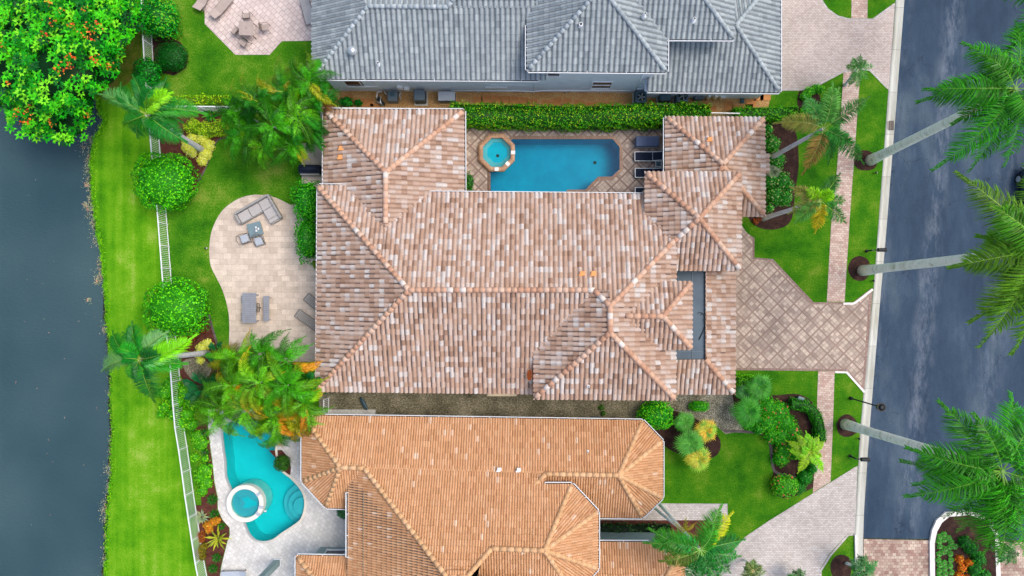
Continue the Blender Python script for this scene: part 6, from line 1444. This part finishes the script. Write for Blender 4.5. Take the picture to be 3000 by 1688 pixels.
def ac_unit(label, px, py, sz, h, mat, fan=True, rounded=.08, deg=0, z=.05):
    t = local('air_conditioner', label, 'air conditioner')
    mb = MB(); mb.box((0, 0, h / 2), (sz, sz, h), bevel=rounded); mb.build('casing', M[mat], t, False)
    mb = MB()
    for k in range(-4, 5): mb.box((k * sz * .1, -sz / 2 - .004, h * .45), (.02, .02, h * .7)); mb.box((sz / 2 + .004, k * sz * .1, h * .45), (.02, .02, h * .7))
    mb.build('louvre', M['dark'], t, False)
    if fan:
        mb = MB(); mb.cyl(0, 0, h - .02, h + .008, sz * .36, seg=28); mb.build('fan_well', M['dark'], t, False)
        mb = MB(); mb.cyl(0, 0, h + .01, h + .03, .06)
        for k in range(5):
            a = 6.2832 * k / 5; mb.box((math.cos(a) * sz * .19, math.sin(a) * sz * .19, h + .014), (sz * .28, .08, .008), a)
        mb.build('fan', M['silver'], t, False)
        mb = MB()
        for k in range(4): 
            a = R(45) * k; mb.bar((-math.cos(a) * sz * .38, -math.sin(a) * sz * .38, h + .035), (math.cos(a) * sz * .38, math.sin(a) * sz * .38, h + .035), .012, .012)
        for rr in (.15, .25, .36): mb.tube([(math.cos(6.2832 * k / 24) * sz * rr, math.sin(6.2832 * k / 24) * sz * rr, h + .035) for k in range(25)], .007, 4, cap=False)
        mb.build('guard', M['dark'], t, False)
    else:
        mb = MB(); mb.box((0, 0, h + .015), (sz * .84, sz * .84, .05), bevel=.02); mb.build('lid', M[mat], t, False)
    mb = MB(); mb.box((0, 0, -.02), (sz * 1.25, sz * 1.25, .08)); mb.build('pad', M['concrete'], t, False)
    return put(t, px, py, deg, z)
ac_unit('dark grey air conditioner with closed top on a concrete pad, leftmost', 1234, 290, .80, 1.0, 'ac', False, .1)
ac_unit('pale green air conditioner with round fan grille beside the hedge', 1873, 295, .82, .9, 'teal', True, .03)
ac_unit('dark green closed top air conditioner left of the large fan unit', 1943, 289, .82, .9, 'teal', False, .1)
ac_unit('grey air conditioner with a large silver fan, rightmost of the fan units', 1992, 292, .86, .9, 'ac', True, .1)
t = local('pool_heater', 'long pale grey pool heater cabinet on the golden gravel', 'cabinet'); mb = MB(); mb.box((0, 0, .38), (1.18, .6, .7), bevel=.02); mb.build('casing', M['ac'], t, False)
mb = MB(); mb.box((0, .0, .76), (1.22, .66, .05), bevel=.015); mb.build('lid', M['cushion_blue'], t, False); put(t, 1312, 291, 0)
t = local('pool_pump', 'dark pool pump cabinet with green display and white pipes', 'pump'); mb = MB(); mb.box((0, 0, .4), (.68, .72, .75), bevel=.04); mb.build('casing', M['ac'], t, False)
mb = MB(); mb.box((0, .12, .785), (.36, .36, .02), bevel=.005); mb.build('display', M['tealscreen'] if 'tealscreen' in M else M['teal'], t, False)
mb = MB()
for pts in (((-.35, .1, .5), (-.6, .3, .6), (-.6, .55, .3)), ((-.8, .4, .45), (-1.15, .35, .45), (-1.2, .0, .4), (-1.0, -.4, .3)), ((-.9, .1, .5), (-.9, -.4, .5), (-.75, -.6, .3)), ((-1.2, -.3, .35), (-.8, -.5, .35)), ((.38, .35, .4), (.5, .1, .55), (.55, -.2, .3)), ((.45, .4, .5), (.62, .15, .5))): mb.tube(pts, .045, 8)
mb.build('pipe', M['silver'], t, False)
mb = MB(); mb.cyl(-1.0, -.15, 0, .5, .16); mb.cyl(-.78, -.42, 0, .42, .14); mb.build('motor', M['dark'], t, False); put(t, 1155, 290, 0)
t = local('utility_box', 'small dark grey utility box right of the large fan unit', 'box'); mb = MB(); mb.box((0, 0, .3), (.66, .5, .6), bevel=.05); mb.build('casing', M['ac'], t, False); mb = MB(); mb.box((0, 0, .62), (.5, .38, .04), bevel=.015); mb.build('lid', M['ac'], t, False); put(t, 2043, 287, 0)
t = local('filter_tank', 'pair of white capped filter tanks beside the utility box', 'tank')
for x in (0, .5):
    mb = MB(); mb.cyl(x, 0, 0, .75, .15); mb.build('tank', M['cream'], t, False); mb = MB(); mb.cyl(x, 0, .75, .82, .12, .07); mb.build('cap', M['white'], t, False)
mb = MB(); mb.tube([(-.1, .35, .75), (.05, .42, .8), (.3, .42, .8), (.3, .25, .8), (.55, .4, .8)], .03, 8); mb.build('pipe', M['white'], t, False); put(t, 2070, 290, 0)
t = local('utility_box', 'small white square box right of the filter tanks', 'box'); mb = MB(); mb.box((0, 0, .3), (.34, .4, .6), bevel=.02); mb.build('casing', M['cream'], t, False); mb = MB(); mb.box((0, 0, .62), (.38, .44, .03), bevel=.01); mb.build('lid', M['white'], t, False); put(t, 2112, 286, 0)
t = local('irrigation_box', 'flat green irrigation valve box in the gravel', 'box'); mb = MB(); mb.box((0, 0, .04), (.3, .42, .08), bevel=.015); mb.build('casing', M['irr'] if 'irr' in M else M['teal'], t, False); mb = MB(); mb.box((0, 0, .09), (.24, .36, .03), bevel=.008); mb.build('lid', M['teal'], t, False); put(t, 2174, 295, 0)
t = local('irrigation_box', 'dark green electrical box in the mulch at the front lawn edge', 'box'); mb = MB(); mb.box((0, 0, .2), (.42, .34, .4), bevel=.02); mb.build('casing', M['teal'], t, False); mb = MB(); mb.box((0, 0, .41), (.44, .36, .03), bevel=.01); mb.build('lid', M['bluegrey'], t, False); put(t, 2340, 1168, 20)
t = local('tarp_bundle', 'narrow dark teal tarp bundle lying on the grey gravel yard', 'bundle'); mb = MB(); mb.ell((0, 0, .14), (.55, .17, .14)); mb.build('shell', M['teal'], t, False); mb = MB(); mb.tube([(-.5, 0, .2), (0, 0, .29), (.5, 0, .2)], .02, 6); mb.build('strap', M['dark'], t, False); put(t, 1067, 1182, 62)
t = local('downspout', 'short grey downspout elbow at the orange house wall in the gravel yard', 'pipe'); mb = MB(); mb.tube([(-.5, 0, .1), (.1, 0, .15), (.15, -.25, .6)], .07, 8); mb.build('pipe', M['ac'], t, False); mb = MB(); mb.tube([(.15, -.2, .5), (.15, -.3, .9)], .08, 8); mb.build('elbow', M['white'], t, False); put(t, 1752, 1222, 0)
# ================================================================ street furniture
def mailbox(label, base, top, h):
    b = W(*base); c = W(*top, h); t = thing('mailbox', label, 'mailbox', b); mb = MB(); mb.tube([b, Vector((b.x, b.y, 1.0))], [.06, .05], 10); mb.cyl(b.x, b.y, 0, .12, .11); mb.build('post', M['dark'], t)
    mb = MB(); mb.bar(Vector((b.x - .1, b.y, 1.0)), Vector((b.x + .75, b.y, 1.0)), .07, .06); mb.build('arm', M['dark'], t)
    mb = MB(); x0 = b.x + .25; n = 10; y0 = b.y
    ring_ = [(.13 * math.cos(math.pi * k / n), 1.22 + .11 * math.sin(math.pi * k / n)) for k in range(n + 1)] + [(-.13, 1.04), (.13, 1.04)]
    A_ = [mb.bm.verts.new((x0, y0 + a, z)) for a, z in ring_]; B_ = [mb.bm.verts.new((x0 + .58, y0 + a, z)) for a, z in ring_]
    for i in range(len(A_)): mb.bm.faces.new((A_[i], A_[(i + 1) % len(A_)], B_[(i + 1) % len(A_)], B_[i]))
    mb.bm.faces.new(A_); mb.bm.faces.new(B_); mb.build('box', M['dark'], t)
    mb = MB(); mb.box((x0 + .45, y0 + .145, 1.3), (.05, .015, .18)); mb.build('flag', M['bronze'], t); return t
mailbox('black mailbox on a post beside the royal palm ring at the middle driveway', (2538, 736), (2575, 735), 1.2)
mailbox('black mailbox on a post near the south end of the kerb', (2490, 1336), (2520, 1345), 1.2)
b = W(2492, 1167); c = W(2580, 1193, 4.4)
t = thing('street_lamp', 'black street lamp with a round top leaning over the kerb', 'street lamp', b)
mb = MB(); mb.tube([b, b + Vector((0, 0, .5)), b + Vector((0, 0, 3.9))], [.07, .05, .045], 10); mb.build('pole', M['dark'], t)
mb = MB(); mb.cyl(b.x, b.y, 0, .3, .14, .09); mb.build('base', M['dark'], t)
mb = MB(); mb.cyl(b.x, b.y, 3.9, 4.1, .10, .2, 20); mb.cyl(b.x, b.y, 4.1, 4.34, .25, .22, 24); mb.build('lantern', M['glass'], t)
mb = MB(); mb.cyl(b.x, b.y, 4.34, 4.39, .30, .30, 24); mb.cyl(b.x, b.y, 4.39, 4.46, .22, .08, 24); mb.build('cap', M['dark'], t)
def spot(label, px, py, col='silver'):
    b = W(px, py); t = thing('garden_spotlight', label, 'spotlight', b); mb = MB(); mb.cyl(b.x, b.y, 0, .18, .02); mb.build('stake', M['dark'], t)
    mb = MB(); mb.tube([(b.x - .07, b.y, .18), (b.x + .07, b.y, .26)], [.06, .08], 10); mb.build('housing', M['dark'], t); mb = MB(); mb.tube([(b.x + .071, b.y, .26), (b.x + .08, b.y, .265)], [.07, .07], 10); mb.build('lens', M[col], t)
spot('small black spotlight in the grass below the storm drain palm', 2562, 508); spot('small black spotlight below the mailbox at the middle driveway', 2555, 823); spot('small black spotlight near the lowest mailbox', 2513, 1284); spot('small black spotlight in the lawn left of the kidney shaped patio', 607, 728)
# small flat litter and marks are left out; cars at the right edge
def suv(label, px, py, col, deg=0):
    t = local('parked_car', label, 'car'); Wd, L = 1.9, 4.6
    mb = MB(); secs = [(-2.3, .5, .35, .78), (-2.2, .9, .32, .96), (-1.3, .94, .3, 1.02), (0, .95, .3, 1.04), (1.2, .94, .3, 1.02), (2.0, .90, .32, .94), (2.3, .6, .38, .78)]
    rings = []
    for y, w_, z0, z1 in secs:
        rings.append([mb.bm.verts.new(p) for p in ((-w_, y, z0), (-w_, y, (z0 + z1) / 2), (-w_ * .95, y, z1 - .06), (-w_ * .8, y, z1), (w_ * .8, y, z1), (w_ * .95, y, z1 - .06), (w_, y, (z0 + z1) / 2), (w_, y, z0))])
    for a, b in zip(rings, rings[1:]):
        for k in range(8): f = mb.bm.faces.new((a[k], a[(k + 1) % 8], b[(k + 1) % 8], b[k])); f.smooth = True
    mb.bm.faces.new(rings[0]); mb.bm.faces.new(rings[-1]); mb.build('body', M[col], t, False)
    mb = MB(); lo = [(-.86, -2.1), (.86, -2.1), (.86, .9), (-.86, .9)]; hi = [(-.66, -1.8), (.66, -1.8), (.66, .25), (-.66, .25)]
    a = [mb.bm.verts.new((*p, 1.0)) for p in lo]; b = [mb.bm.verts.new((*p, 1.66)) for p in hi]
    for k in range(4): mb.bm.faces.new((a[k], a[(k + 1) % 4], b[(k + 1) % 4], b[k]))
    mb.bm.faces.new(b); mb.build('windows', M['glass'], t, False)
    mb = MB(); mb.box((0, -.78, 1.67), (1.34, 2.1, .05), bevel=.02); mb.build('cabin_roof', M[col], t, False)
    mb = MB(); mb.box((0, 2.28, .55), (1.8, .16, .22), bevel=.05); mb.build('bumper', M['ac'], t, False)
    for sx in (-1, 1):
        for y in (-1.5, 1.5):
            mb = MB(); mb.tube([(sx * .80, y, .38), (sx * 1.0, y, .38)], .38, 24); wh = mb.build('wheel', M['dark'], t, False)
            mb = MB(); mb.tube([(sx * .98, y, .38), (sx * 1.02, y, .38)], [.24, .22], 16); r_ = mb.build('rim', M['silver']); r_.parent = wh
        mb = MB(); mb.box((sx * .65, 2.27, .74), (.34, .08, .16), bevel=.03); mb.build('headlight', M['white'], t, False)
        mb = MB(); mb.box((sx * 1.03, .75, 1.05), (.2, .14, .14), bevel=.04); mb.build('mirror', M[col], t, False)
    return put(t, px, py, deg, -.02)
M['carpaint'] = flatm('dark_teal_car_paint', S(24, 44, 56), .25, var=.05, spec=.6)
M['carwhite'] = flatm('silver_car_paint', S(170, 176, 184), .3, var=.03, spec=.6)
suv('dark teal off road car parked at the right edge under palm fronds', 3012, 588, 'carpaint')
suv('pale grey car parked behind the dark one, hidden under the fronds', 3022, 812, 'carwhite')
